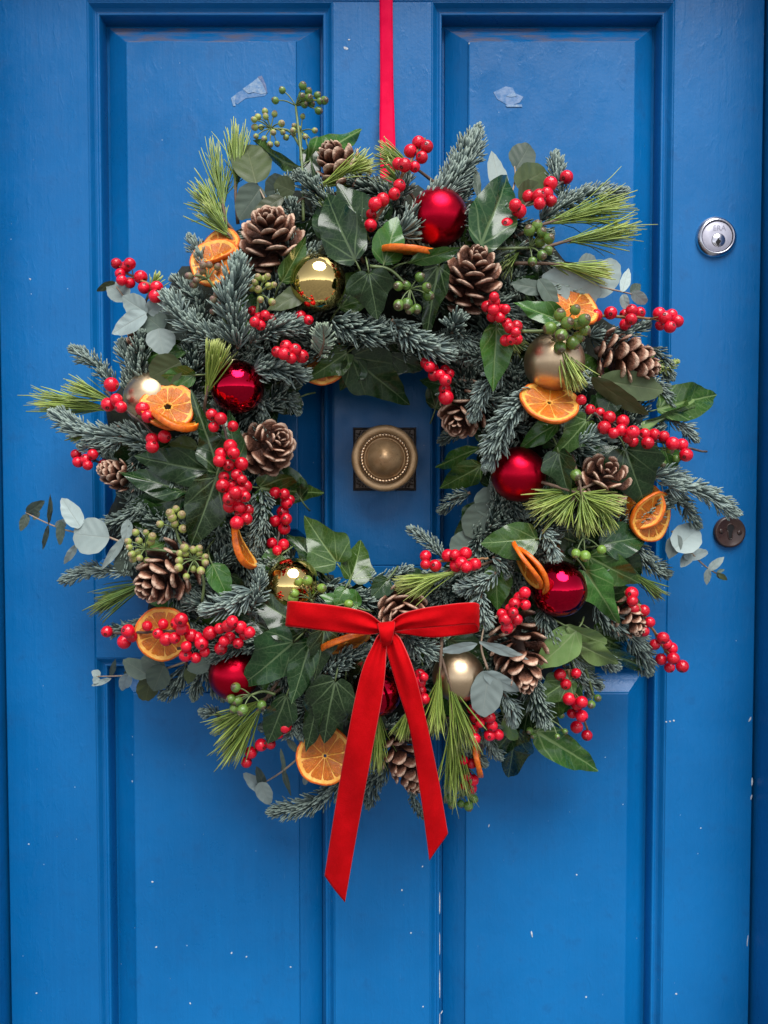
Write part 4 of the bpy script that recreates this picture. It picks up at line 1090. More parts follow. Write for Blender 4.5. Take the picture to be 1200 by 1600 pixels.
euc([(182, 448, 2.0), (198, 468, 2.2), (228, 490, 2.2), (258, 525, 1.8)], [(200, 468, 167, 444, 34, 2.2, 'egg', 'euc', 10), (180, 440, 149, 456, 12, 2.2, 'lance', 'eucolive', 0), (230, 489, 189, 463, 36, 2.8, 'egg', 'euc', -8), (230, 488, 256, 470, 26, 2.6, 'egg', 'euc', 0), (229, 490, 172, 521, 32, 3.0, 'egg', 'euc', 18), (255, 516, 225, 490, 42, 2.4, 'round', 'eucdark', 0), (247, 514, 256, 555, 46, 3.2, 'egg', 'euc', -5), (258, 504, 300, 528, 32, 1.8, 'egg', 'eucdark', 0), (282, 566, 234, 590, 48, 3.2, 'round', 'eucolive', 0), (265, 505, 282, 480, 30, 1.6, 'egg', 'eucdark', 0)])
euc([(40, 801, 1.6), (75, 818, 1.6), (110, 830, 1.6), (165, 838, 1.8), (200, 852, 1.4)], [(170, 840, 112, 834, 58, 2.4, 'round', 'euc', 4), (126, 824, 96, 778, 30, 2.2, 'egg', 'euc', -10), (42, 802, 67, 784, 18, 1.7, 'egg', 'eucdark', 0), (43, 803, 32, 830, 14, 1.7, 'egg', 'eucdark', 0), (76, 820, 81, 774, 9, 1.7, 'lance', 'eucdark', 30), (52, 812, 62, 800, 9, 1.8, 'lance', 'eucdark', 0), (76, 820, 66, 860, 9, 1.7, 'lance', 'eucdark', 20), (96, 814, 93, 853, 14, 2.0, 'egg', 'eucdark', 10), (88, 826, 104, 812, 16, 1.4, 'egg', 'euc', 0), (121, 850, 99, 882, 13, 2.0, 'lance', 'euc', 10), (195, 840, 158, 890, 16, 2.0, 'lance', 'euc', 25), (200, 812, 196, 850, 18, 1.8, 'egg', 'euc', 0), (205, 862, 184, 892, 30, 1.6, 'round', 'eucdark', 0)])
euc([(148, 1057, 1.2), (190, 1056, 1.4), (235, 1052, 1.6), (290, 1034, 1.8)], [(233, 1056, 190, 1030, 30, 2.2, 'egg', 'eucdark', -6), (256, 1040, 238, 1082, 40, 2.6, 'egg', 'eucdark', 8), (236, 1054, 228, 1094, 34, 1.8, 'round', 'eucolive', 0), (255, 1048, 222, 1026, 30, 1.4, 'round', 'eucdark', 0), (200, 1052, 190, 1080, 20, 2.0, 'egg', 'euc', 0), (172, 1058, 181, 1028, 9, 1.5, 'lance', 'eucdark', 0), (174, 1060, 142, 1072, 9, 1.6, 'lance', 'euc', 0), (156, 1057, 143, 1048, 13, 1.4, 'egg', 'euc', 0), (154, 1058, 146, 1068, 12, 1.5, 'egg', 'euc', 0), (328, 1036, 292, 1046, 27, 2.4, 'egg', 'eucdark', 0), (300, 1040, 294, 1070, 20, 1.8, 'egg', 'eucolive', 0), (195, 1056, 212, 1044, 14, 1.2, 'egg', 'eucdark', 0)])
euc([(1128, 900, 1.4), (1106, 888, 1.5), (1078, 862, 1.6), (1050, 830, 1.0)], [(1054, 858, 1092, 824, 46, 2.2, 'round', 'euc', 0), (1060, 836, 1044, 872, 26, 1.6, 'egg', 'euc', 20), (1068, 872, 1110, 860, 19, 1.8, 'egg', 'euc', -10), (1080, 864, 1064, 886, 17, 1.6, 'egg', 'euc', 0), (1107, 891, 1132, 870, 13, 1.8, 'egg', 'euc', 0), (1107, 889, 1104, 914, 11, 1.8, 'egg', 'euc', 0), (1122, 896, 1137, 907, 9, 1.6, 'lance', 'eucolive', 0), (1120, 894, 1128, 906, 8, 1.6, 'lance', 'eucdark', 0), (1120, 894, 1132, 890, 6, 1.6, 'lance', 'eucdark', 0)])
euc([(778, 750, -.2), (752, 800, -.2), (722, 850, -.4)], [(772, 762, 760, 808, 46, .4, 'round', 'eucdark', 10), (768, 790, 730, 838, 52, .6, 'round', 'eucdark', -6), (752, 850, 702, 856, 50, -.2, 'round', 'eucdark', 0), (770, 752, 796, 796, 40, .4, 'round', 'eucdark', 0)])
euc([(758, 970, 3.4), (752, 1010, 4.2), (762, 1046, 4.4)], [(764, 1048, 754, 1120, 50, 4.6, 'round', 'euc', -6), (756, 1050, 814, 1084, 28, 4.9, 'egg', 'euc', 28), (746, 1006, 688, 1020, 20, 4.4, 'lance', 'euc', -35), (748, 1003, 826, 1030, 18, 4.8, 'lance', 'euc', 35)])
euc([(935, 588, 2.4), (960, 600, 2.6), (1000, 605, 2.4)], [(938, 594, 1034, 610, 46, 3.2, 'round', 'eucolive', -10), (924, 590, 1014, 652, 32, 3.6, 'egg', 'eucolive', 28)])
euc([(408, 1226, .6), (440, 1206, .8), (474, 1178, 1.4)], [(412, 1236, 380, 1208, 20, 1.0, 'egg', 'euc', 0), (406, 1222, 422, 1258, 26, 1.2, 'egg', 'euc', 10), (414, 1232, 399, 1196, 15, .9, 'egg', 'eucdark', 10), (440, 1196, 455, 1244, 9, 1.0, 'lance', 'eucdark', 20), (446, 1210, 438, 1168, 8, .9, 'lance', 'eucdark', 20), (448, 1154, 468, 1178, 11, 1.0, 'lance', 'eucdark', 0), (482, 1206, 474, 1230, 11, .8, 'lance', 'euc', 0)])

# clusters of green ivy berries
def ivy_berry_mesh(mt):
    mb = MB()
    pr = [(1e-4, -1.16), (0.10, -1.10), (0.13, -0.98), (0.34, -0.94), (0.55, -0.86), (0.60, -0.76), (0.80, -0.56), (0.95, -0.20), (1.0, 0.08), (0.93, 0.42), (0.72, 0.72), (0.40, 0.93), (0.12, 1.0), (1e-4, 1.0)]
    lathe(mb, pr[::-1], 16)
    return mb.mesh('ivy_berry', M[mt])
IB = {k: ivy_berry_mesh(k) for k in ('ivyberry', 'ivyberrybright', 'ivyberryyellow', 'ivyberrybrown')}
def umbel(stem, node, berries, r, mt, L):
    """stem: path in pixels to the node; berries: pixel positions"""
    n3 = WL(node[0], node[1], L)
    mb = MB()
    P = [list(WL(x, y, l)) for x, y, l in stem] + [list(n3)]
    tube(mb, catmull(P, 12), np.linspace(0.0017, 0.0013, 12), 6)
    o = None; items = []
    for bx, by in berries:
        h = H(node[0], node[1], L) + random.uniform(-0.004, 0.012)
        c = W(bx, by, h)
        d = c - n3
        mid = n3 + d * 0.5 + Vector((0, 0, 0.10 * d.length))
        tube(mb, catmull([list(n3), list(mid), list(c)], 6), np.linspace(0.0008, 0.0006, 6), 5)
        items.append((c, d))
    o = obj('ivy_berry_cluster', mb.mesh('stalks', M['stem']), WREATH)
    for c, d in items:
        dd = (d.normalized() + Vector((random.uniform(-.3, .3), -0.5 + random.uniform(-.4, .3), random.uniform(-.3, .3))))
        s = r * S(0.09) * random.uniform(0.85, 1.12)
        Mx = along(-dd, c) @ Matrix.Diagonal((s, s, s * random.uniform(0.95, 1.1), 1))
        obj('berry', IB[mt], o, Mx)
umbel([(474, 345, 1.5), (472, 260, 2.0)], (462, 165), [(441, 141), (430, 157), (473, 134), (482, 143), (483, 153), (472, 151), (496, 149), (507, 157), (500, 158), (487, 163), (476, 163), (498, 173)], 6.2, 'ivyberry', 2.2)
umbel([(473, 235, 2.0), (452, 205, 2.0)], (423, 201), [(414, 174), (429, 178), (403, 183), (415, 182), (397, 187), (408, 199), (398, 199), (440, 193), (400, 213), (413, 217), (422, 226), (427, 207), (442, 207), (433, 225)], 5.0, 'ivyberryyellow', 2.2)
umbel([(470, 250, 2.0)], (470, 205), [(460, 197), (467, 200), (459, 210), (447, 215), (473, 182), (492, 204), (477, 214), (491, 225), (458, 204)], 4.6, 'ivyberryyellow', 2.2)
umbel([(768, 388, 2.6), (800, 388, 3.0)], (828, 387), [(827, 360), (839, 353), (847, 363), (858, 373), (844, 378), (847, 399), (857, 392), (832, 409)], 8.0, 'ivyberry', 3.2)
umbel([(578, 416, 4.2), (610, 422, 4.4)], (641, 452), [(656, 433), (635, 446), (667, 449), (622, 447), (670, 462), (623, 477), (636, 475), (640, 484), (651, 483)], 7.8, 'ivyberry', 4.4)
umbel([(815, 518, 4.6), (850, 517, 5.4)], (880, 513), [(899, 484), (875, 492), (887, 505), (903, 506), (913, 500), (859, 513), (877, 524), (904, 527), (914, 516), (895, 536), (875, 543)], 8.6, 'ivyberry', 6.2)
umbel([(285, 864, 3.8), (255, 860, 4.0)], (227, 858), [(212, 832), (228, 832), (236, 846), (200, 846), (202, 855), (217, 845), (229, 853), (218, 872), (208, 874), (230, 876), (216, 863), (238, 838), (206, 866)], 5.4, 'ivyberryyellow', 4.2)
umbel([(300, 860, 3.6), (283, 850, 3.8)], (275, 828), [(250, 819), (273, 818), (275, 795), (284, 804), (269, 809), (266, 802), (286, 826)], 6.2, 'ivyberryyellow', 4.0)
umbel([(316, 940, 3.4), (318, 905, 4.0)], (303, 875), [(302, 859), (311, 857), (321, 870), (321, 879), (314, 892), (302, 889), (291, 901), (279, 887), (280, 876), (290, 865), (311, 864), (282, 865), (288, 856)], 5.6, 'ivyberryyellow', 4.4)
umbel([(430, 1085, 3.0), (412, 1080, 3.2)], (392, 1086), [(368, 1074), (361, 1092), (371, 1095), (366, 1107), (379, 1110), (409, 1102)], 8.2, 'ivyberry', 3.6)
umbel([(500, 965, 3.6), (492, 952, 3.8)], (486, 936), [(467, 909), (480, 907), (503, 919), (460, 927), (458, 935)], 7.6, 'ivyberrybright', 4.4)
umbel([(500, 962, 3.6)], (520, 950), [(545, 944)], 7.6, 'ivyberrybright', 4.2)
umbel([(905, 815, 3.8)], (912, 840), [(900, 865), (914, 869), (940, 859)], 7.6, 'ivyberrybright', 4.4)
umbel([(885, 720, 3.8)], (892, 728), [(900, 742)], 7.8, 'ivyberry', 4.4)
umbel([(1010, 690, 2.6)], (1028, 700), [(1031, 714), (1035, 724), (1047, 704), (1057, 717)], 6.2, 'ivyberry', 2.8)
umbel([(345, 465, 3.0), (335, 450, 3.2)], (325, 436), [(317, 414), (327, 414), (310, 431), (340, 417), (295, 431), (317, 423), (302, 445), (306, 438)], 5.0, 'ivyberrybrown', 3.6)
umbel([(400, 500, 3.6), (402, 485, 3.6)], (404, 460), [(403, 433), (412, 436), (418, 432), (420, 447), (393, 450), (403, 452), (425, 472), (407, 468), (428, 445), (398, 441)], 5.2, 'ivyberryyellow', 3.8)
umbel([(355, 510, 3.6)], (345, 488), [(333, 468), (342, 475), (332, 487), (355, 493), (338, 460)], 4.8, 'ivyberrybrown', 3.8)
umbel([(722, 1215, 2.0), (722, 1235, 2.0)], (720, 1242), [(700, 1248), (706, 1258), (720, 1256), (732, 1260), (732, 1238), (740, 1248)], 7.6, 'ivyberry', 2.4)
umbel([(915, 1045, 1.6), (924, 1075, 1.6)], (927, 1086), [(924, 1101), (934, 1091)], 6.6, 'ivyberry', 1.8)
umbel([(840, 1120, 2.0)], (860, 1125), [(877, 1118), (883, 1143), (871, 1151), (828, 1142), (834, 1150)], 5.0, 'ivyberry', 2.2)
#@@PART3

# ================================================================== DECORATIONS TUCKED INTO THE WREATH
# ---- baubles
def sphere_mesh(mt):
    mb = MB(); n = 40
    pr = [(max(1e-5, math.sin(math.pi * i / n)), -math.cos(math.pi * i / n)) for i in range(n + 1)]
    lathe(mb, pr, 64); return mb.mesh('ball', M[mt])
BALL = {k: sphere_mesh(k) for k in ('red_matte', 'red_shiny', 'gold_shiny', 'gold_matte')}
mb = MB()
pr = [(0.20, 0.965), (0.21, 0.99), (0.21, 1.12), (0.19, 1.15), (1e-4, 1.155)]
n = 40; ph = np.arange(n) / n * 2 * math.pi
V = []
for r_, z_ in pr:
    rr = r_ * (1 + (0.05 * np.cos(ph * 12) if 0.97 < z_ < 1.14 else 0 * ph)); V.append(np.stack([rr * np.cos(ph), rr * np.sin(ph), np.full(n, z_)], -1))
V = np.concatenate(V)
Q = [[i * n + k, i * n + (k + 1) % n, (i + 1) * n + (k + 1) % n, (i + 1) * n + k] for i in range(len(pr) - 1) for k in range(n)]
mb.add(V, Q); CAPM = mb.mesh('cap', M['cap'])
mb = MB(); tube(mb, [[0.11 * math.cos(a), 0, 1.24 + 0.11 * math.sin(a)] for a in np.linspace(0, 2 * math.pi, 21)], 0.018, 6, cap=False); LOOPM = mb.mesh('loop', M['cap'])
def bauble(px, py, rp, L, mt, label, capdir=(0.2, 0.8, 0.6), squash=1.0):
    h = H(px, py, L); c = W(px, py, h); r = rp * S(h)
    t = thing('bauble', label, 'bauble', c, 'baubles in the wreath')
    Mx = along(capdir, c) @ Matrix.Diagonal((r, r, r * squash, 1))
    obj('ball', BALL[mt], t, Mx); cp = obj('cap', CAPM, t, Mx); obj('loop', LOOPM, cp, Mx)
    return t
bauble(685, 340, 45, 1.6, 'red_matte', 'satin red bauble at the top of the wreath, right of the hanging ribbon')
bauble(497, 442, 44, 2.2, 'gold_shiny', 'mirror gold bauble under the big ivy leaf at the upper left', (0.3, 0.9, 0.3))
bauble(866, 566, 47, 2.6, 'gold_matte', 'large satin champagne bauble behind green berries and pine needles at the right')
bauble(371, 605, 42, 1.6, 'red_shiny', 'mirror crimson bauble at the inner left beside the pine tuft', (-0.2, 0.4, 0.9))
bauble(236, 624, 42, 1.0, 'gold_matte', 'satin champagne bauble behind the orange slices at the left')
bauble(810, 741, 43, 2.0, 'red_matte', 'satin red bauble at the inner right above the grey eucalyptus leaves')
bauble(873, 920, 45, 2.2, 'red_shiny', 'mirror crimson bauble at the lower right beside two upright orange slices')
bauble(457, 914, 43, 1.2, 'gold_shiny', 'mirror gold bauble just above the left loop of the bow', (0, 0.8, 0.6))
bauble(366, 1054, 40, 1.4, 'red_matte', 'satin red bauble at the lower left beneath the long berry sprig')
bauble(716, 1056, 41, 2.0, 'gold_matte', 'satin champagne bauble at the bottom, right of the bow')
bauble(590, 1080, 40, 1.2, 'red_shiny', 'dark mirror crimson bauble half hidden between the bow tails')

# ---- pine cones
def scale_mesh():
    mb = MB()
    nt_, nc = 11, 12
    V = []; A = []
    for i in range(nt_):
        t = i / (nt_ - 1)
        w = np.interp(t, [0, 0.35, 0.7, 0.86, 0.95, 1.0], [0.12, 0.20, 0.345, 0.385, 0.34, 0.20])
        th = np.interp(t, [0, 0.5, 0.78, 0.9, 0.97, 1.0], [0.03, 0.035, 0.055, 0.078, 0.062, 0.03])
        z0 = 0.26 * t ** 2.4 - 0.04 * t
        for k in range(nc):
            a = 2 * math.pi * k / nc
            y = w * math.copysign(abs(math.cos(a)) ** 0.8, math.cos(a)); zz = th * math.copysign(abs(math.sin(a)) ** 0.9, math.sin(a))
            arch = -0.30 * y * y / 0.38 * t                       # the blade is arched across
            x = t - 0.14 * (abs(y) / 0.38) ** 2 * t
            V.append([x, y, z0 + zz + arch]); A.append([t, y / 0.38, zz])
    Q = [[i * nc + k, (i + 1) * nc + k, (i + 1) * nc + (k + 1) % nc, i * nc + (k + 1) % nc] for i in range(nt_ - 1) for k in range(nc)]
    V.append([1.03, 0, 0.23]); A.append([1.0, 0, 0])
    l0 = (nt_ - 1) * nc
    T = [[l0 + k, len(V) - 1, l0 + (k + 1) % nc] for k in range(nc)]
    mb.add(V, Q, T, A)
    return mb.mesh('scale', M['cone'])
SCALE = scale_mesh()
mb = MB(); lathe(mb, [(1e-4, -0.55), (0.16, -0.5), (0.24, -0.3), (0.22, 0.1), (0.12, 0.4), (1e-4, 0.52)], 14); CORE = mb.mesh('core', M['conecore'])
def cone(px, py, L, rp, hp, axis, label, opened=1.0, n=48, spin=0.0):
    h = H(px, py, L); c = W(px, py, h); s = S(h); Rr, Hh = rp * s, hp * s
    ax = Vector((axis[0], -axis[1], axis[2])).normalized()
    t = thing('pine_cone', label, 'pine cone', c, 'pine cones in the wreath')
    obj('core', CORE, t, along(ax, c) @ Matrix.Diagonal((Rr, Rr, Hh, 1)))
    x0 = ax.orthogonal().normalized()
    for i in range(n):
        f = i / (n - 1)
        a = spin + i * R(137.508)
        rad = Quaternion(ax, a) @ x0
        th = R(112 + (34 - 112) * f ** 0.95) * opened
        th += random.gauss(0, 0.09)
        if 0.1 < f < 0.9 and random.random() < 0.05: continue
        ln = Rr * (0.97 * math.sin(math.pi * (0.30 + 0.58 * f)) + 0.03)
        root = c + ax * Hh * (f * 0.86 - 0.46) + rad * Rr * 0.08 * (1 - f)
        d = (ax * math.cos(th) + rad * math.sin(th)).normalized()
        up = (ax - d * ax.dot(d)).normalized()
        q = Quaternion(d, random.gauss(0, 0.10)); up = q @ up
        y = up.cross(d)
        wv = random.uniform(0.78, 1.0) * (1.0 if f < 0.8 else 0.85)
        Mx = mat4(d * ln, y * ln * wv, up * ln * random.uniform(0.9, 1.1), root)
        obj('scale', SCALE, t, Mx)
    return t
cone(425, 374, 2.0, 50, 74, (-0.05, 0.62, 0.62), 'open brown pine cone above the gold bauble at the upper left')
cone(535, 268, 1.0, 42, 84, (-0.5, 0.35, 0.65), 'dark pine cone behind pine needles left of the hanging ribbon', 0.85)
cone(738, 432, 2.6, 47, 82, (0.18, 0.75, 0.62), 'wide open pine cone with its tip showing, below the satin red bauble', 1.0)
cone(978, 562, 2.2, 42, 96, (0.85, 0.30, -0.35), 'tan pine cone lying sideways at the right beside the champagne bauble', 0.85)
cone(726, 640, .2, 44, 86, (-0.35, 0.6, -0.6), 'dark shaded pine cone at the inner right edge behind two fir sprigs', 1.0)
cone(421, 697, 1.8, 42, 72, (0.55, 0.72, 0.30), 'open pine cone at the inner left edge beside the berry cluster')
cone(186, 742, 1.2, 30, 62, (-0.6, 0.5, 0.3), 'small tight pine cone at the far left below the fir sprigs', 0.62, 46)
cone(260, 896, 2.4, 48, 96, (-0.55, 0.55, -0.45), 'large pine cone at the left under yellow ivy buds', 0.92)
cone(941, 752, 2.2, 44, 60, (0.1, 0.8, 0.5), 'rosette shaped pine cone at the right beside a broad ivy leaf', 1.05, 36)
cone(630, 958, 2.4, 41, 70, (0.05, 0.8, -0.25), 'pine cone behind the knot of the bow', 0.95)
cone(811, 1020, 2.4, 48, 122, (0.12, 0.55, -0.8), 'biggest pine cone, hanging tip down at the lower right', 0.90, 52)
cone(628, 1188, 1.4, 35, 108, (0.42, 0.30, -0.82), 'long pine cone hanging between the bow tails at the bottom', 0.78, 52)
cone(974, 962, 1.2, 34, 72, (0.5, 0.5, -0.5), 'pine cone half hidden by an ivy leaf and berries at the lower right', 0.85)
cone(222, 536, .2, 24, 46, (-0.4, 0.6, 0.5), 'small pine cone half hidden behind grey eucalyptus leaves at the left', 0.8, 34)

# ---- dried orange slices
def warp(V, R0, k1, k2, ph):
    x, y = V[:, 0] / R0, V[:, 1] / R0
    z = k1 * (x * math.cos(ph) + y * math.sin(ph)) ** 2 + k2 * np.sin(2 * np.arctan2(y, x) + ph) * (x * x + y * y)
    W2 = V.copy(); W2[:, 2] += z * R0
    return W2
def orange(px, py, L, rp, normal, label, spin=0.0, thick=0.0044, nseg=9, k1=0.11, k2=0.06, hole=0.07):
    h = H(px, py, L); c = W(px, py, h); R0 = rp * S(h)
    t = thing('orange_slice', label, 'orange slice', c, 'dried orange slices in the wreath')
    nrm = Vector((normal[0], -normal[1], normal[2]))
    Mx = along(nrm, c, spin)
    r = np.random.default_rng(nseed()); ph = r.random() * 6.28
    hw = thick / 2
    def fin(mb, name, mt, smooth=True):
        mb.v = [warp(v, R0, k1, k2, ph) for v in mb.v]
        return obj(name, mb.mesh(name, mt, smooth), t, Mx)
    # rind: outer skin and inner pith edge
    N = 72; an = np.arange(N) / N * 2 * math.pi
    wob = 1 + 0.018 * np.sin(an * 3 + ph) + 0.010 * np.sin(an * 7 + ph * 2) + r.normal(0, 0.003, N)
    prof_o = [(0.925, -hw * 0.95), (0.965, -hw * 1.02), (0.995, -hw * 0.7), (1.0, 0.0), (0.995, hw * 0.7), (0.965, hw * 1.02), (0.925, hw * 0.95)]
    V = np.concatenate([np.stack([R0 * f_ * wob * np.cos(an), R0 * f_ * wob * np.sin(an), np.full(N, z_) + r.normal(0, 0.00012, N)], -1) for f_, z_ in prof_o])
    m = len(prof_o)
    Q = [[i * N + k, i * N + (k + 1) % N, (i + 1) * N + (k + 1) % N, (i + 1) * N + k] for i in range(m - 1) for k in range(N)]
    mb = MB(); mb.add(V, Q); fin(mb, 'rind', M['rind'])
    # pith ring and the membranes between the segments
    mb = MB(); zz = hw * 0.62
    prof_p = [(0.935, hw * 0.96), (0.88, hw * 0.90), (0.82, zz), (0.5, zz * 0.8), (hole + 0.02, zz * 0.85), (hole, 0), (hole + 0.02, -zz * 0.85), (0.5, -zz * 0.8), (0.82, -zz), (0.88, -hw * 0.90), (0.935, -hw * 0.96)]
    V = []
    for i, (f_, z_) in enumerate(prof_p):
        j = 1 + (0.10 * np.sin(an * 5 + ph) + 0.10 * np.sin(an * 11)) * (1 if f_ < 0.2 else 0.02)
        V.append(np.stack([R0 * f_ * wob * j * np.cos(an), R0 * f_ * wob * j * np.sin(an), np.full(N, z_)], -1))
    m = len(prof_p)
    Q = [[i * N + k, i * N + (k + 1) % N, (i + 1) * N + (k + 1) % N, (i + 1) * N + k] for i in range(m - 1) for k in range(N)]
    mb.add(np.concatenate(V), Q); fin(mb, 'pith', M['pith'])
    # flesh segments, each its own plump wedge on both faces
    cuts = np.cumsum(r.uniform(0.75, 1.25, nseg)); cuts = np.concatenate([[0], cuts / cuts[-1]]) * 2 * math.pi
    for s_ in range(nseg):
        a0, a1 = cuts[s_], cuts[s_ + 1]
        na, nr = 9, 7
        mb = MB()
        for sg in (1, -1):
            V = []; A = []
            for i in range(nr):
                fr = i / (nr - 1)
                rr = hole + 0.045 + (0.885 - hole - 0.045) * fr
                gap = 0.008 / rr * (1 + 0.25 * math.sin(s_ * 3 + fr * 9))
                for k in range(na):
                    fk = k / (na - 1)
                    a = a0 + gap + (a1 - a0 - 2 * gap) * fk
                    rim = min(1.0, 4 * fk, 4 * (1 - fk), 4 * fr, 4 * (1 - fr))
                    corner = 1 - 0.05 * (abs(2 * fk - 1) ** 4) * fr
                    z = (hw * (0.66 + 0.20 * math.sqrt(max(0, rim))) + r.normal(0, 0.00013) * (1 if rim > 0 else 0) - hw * 0.22 * math.sin(math.pi * fk) * math.sin(math.pi * fr)) - (0.0003 if rim <= 0 else 0)
                    V.append([R0 * rr * corner * math.cos(a), R0 * rr * corner * math.sin(a), sg * z]); A.append([rr, a, 0])
            Q = [[i * na + k, i * na + k + 1, (i + 1) * na + k + 1, (i + 1) * na + k] for i in range(nr - 1) for k in range(na - 1)]
            if sg < 0: Q = [q[::-1] for q in Q]
            mb.add(V, Q, None, A)
        fin(mb, 'segment', M['flesh'])
    return t
orange(342, 388, 1.6, 37, (-0.35, 0.75, 0.55), 'rear one of two dried orange slices at the upper left beside fir', 0.4)
orange(337, 410, 2.4, 41, (-0.25, 0.9, 0.30), 'front one of two dried orange slices at the upper left beside fir', 1.4)
orange(262, 636, 3.8, 43, (0.18, 0.80, 0.52), 'dried orange slice with open centre in front of the left champagne bauble', 0.2, hole=0.13)
orange(272, 660, 4.8, 37, (0.33, 0.10, 0.93), 'dried orange slice seen edge on below the left champagne bauble', 0.7, 0.0062)
orange(638, 394, 3.2, 47, (0.05, 0.20, 0.97), 'dried orange slice seen edge on below the top red bauble', 0.3, 0.0060)
orange(893, 480, 2.8, 44, (0.15, 0.75, 0.55), 'dried orange slice behind green berries at the upper right', 0.9)
orange(858, 630, 4.6, 47, (0.10, 0.70, 0.70), 'dried orange slice tilted up below the large champagne bauble', 0.5)
orange(1018, 806, 1.6, 41, (0.45, 0.85, -0.25), 'front dried orange slice at the far right by the broad ivy leaf', 0.2)
orange(1002, 792, .8, 38, (-0.55, 0.75, 0.25), 'rear dried orange slice at the far right by the broad ivy leaf', 0.8)
orange(823, 882, 4.2, 43, (-0.84, 0.04, -0.48), 'left one of two upright dried orange slices beside the mirror crimson bauble', 0.2)
orange(835, 889, 3.6, 42, (-0.84, 0.08, -0.44), 'right one of two upright dried orange slices beside the mirror crimson bauble', 0.9)
orange(377, 856, 3.6, 38, (0.90, -0.04, 0.40), 'dried orange slice seen edge on below the big berry cluster at the left', 0.3, 0.0066)
orange(255, 990, 3.0, 43, (0.05, 0.99, 0.05), 'round dried orange slice facing the viewer behind the lower left berry sprig', 0.6)
orange(508, 1181, 1.8, 46, (-0.08, 0.97, 0.20), 'dried orange slice behind the left bow tail at the bottom', 0.2, hole=0.05)
orange(540, 1002, 4.0, 42, (0.32, 0.35, -0.85), 'dried orange slice under the left loop of the bow', 0.5, 0.0060)
orange(747, 1182, 1.4, 32, (0.97, 0.20, 0.05), 'dried orange slice seen edge on at the bottom right of the hanging pine', 0.2, 0.0056)
orange(502, 562, -.6, 40, (0.0, 0.9, -0.2), 'shaded dried orange slice behind fir at the inner top left', 0.2)

# ---- winterberry sprigs
def berry_mesh():
    mb = MB(); n = 16
    pr = [(1e-4, -0.93), (0.06, -0.945), (0.11, -0.985)] + [(math.sin(math.pi * i / n), -math.cos(math.pi * i / n)) for i in range(1, n)] + [(1e-4, 0.93)]
    lathe(mb, pr, 22); return mb.mesh('berry', M['berry'])
BERRY = berry_mesh()
def berries(label, stem, pts, L, r=10.0, jit=0.005, bark='twigdark', ang=None):
    P = [list(WL(x, y, l)) for x, y, l in stem]
    t = thing('winterberry_sprig', label, 'berry sprig', P[0], 'red berry sprigs in the wreath')
    C = catmull(P, 22)
    mb = MB(); tube(mb, C + rng.normal(0, 0.0003, C.shape), np.linspace(0.0016, 0.0012, 22), 6)
    placed = []
    for p in pts:
        x, y = p[0], p[1]; rp = (p[2] if len(p) > 2 else r * random.uniform(0.84, 1.10)) * 1.04
        h = H(x, y, L) + random.uniform(-jit, jit)
        for _ in range(30):                              # keep berries from running into each other
            c = W(x, y, h); rr = rp * S(h)
            hit = [q for q in placed if (q[0] - c).length < 0.93 * (q[1] + rr)]
            if not hit: break
            h += 0.0028 if hit[0][0].y > c.y or _ > 12 else 0.0034
        placed.append((c, rr))
    for c, rr in placed:
        d2 = np.linalg.norm(C - np.array(c), axis=1); k = int(np.argmin(d2))
        q = C[max(0, k - 1)]
        tube(mb, [list(q), list((np.array(q) + np.array(c)) / 2 + [0, 0.001, 0.001]), list(c)], 0.00055, 5)
    obj('stem', mb.mesh('stem', M[bark]), t)
    for c, rr in placed:
        d = Vector((random.uniform(-.8, .8), random.uniform(-1.0, 0.1), random.uniform(-.9, .4)))
        Mx = along(-d, c) @ Matrix.Diagonal((rr, rr, rr * random.uniform(0.93, 1.03), 1))
        obj('berry', BERRY, t, Mx)
    return t
berries('red berry sprig at the top beside the hanging ribbon and satin red bauble', [(578, 360, 3.0), (606, 312, 3.4), (632, 268, 3.6), (664, 216, 3.0)],
        [(654, 223), (667, 229), (641, 236), (659, 246), (648, 261), (622, 256), (632, 258), (624, 290), (616, 303), (598, 312), (586, 319), (580, 335), (579, 352)], 4.0, 9.6, bark='twigtan')
berries('red berry sprig at the upper right above the yellow green pine', [(786, 360, 2.6), (815, 326, 3.0), (850, 302, 3.2), (884, 282, 3.0)],
        [(885, 277), (860, 287), (826, 307), (842, 306), (861, 314), (854, 303), (843, 318), (811, 330), (792, 351), (805, 321)], 3.6, 10.2)
berries('small dense red berry cluster right below the wide open pine cone', [(768, 462, 4.2), (785, 488, 4.6), (804, 534, 4.6)],
        [(761, 479), (772, 472), (772, 464), (771, 484), (784, 485), (790, 483), (769, 495), (781, 496), (792, 505), (796, 512), (807, 510), (806, 519), (790, 532), (799, 531), (808, 530)], 5.0, 8.6, bark='stem')
berries('red berry sprig sticking out at the right above the sideways cone', [(936, 494, 1.8), (990, 496, 2.0), (1042, 500, 2.0)],
        [(954, 489), (976, 491), (987, 485), (999, 489), (977, 507), (986, 499), (931, 493), (1030, 490), (1039, 496), (1049, 492), (1058, 502), (1032, 508), (1047, 511)], 2.2, 9.2, bark='twigtan')
berries('red berry sprig at the upper left above the grey eucalyptus leaves', [(262, 458, 1.8), (225, 440, 2.0), (190, 424, 2.0)],
        [(182, 412), (197, 417), (203, 412), (188, 428), (203, 442), (220, 433), (225, 450), (245, 449), (243, 463), (190, 438)], 2.2, 9.4, bark='twigtan')
berries('red berries half hidden under the gold bauble at the upper left', [(388, 482, 2.6), (430, 500, 2.8), (490, 500, 2.6)],
        [(395, 486), (404, 496), (414, 493), (407, 508), (424, 498), (470, 494), (482, 500), (398, 503)], 3.2, 8.4)
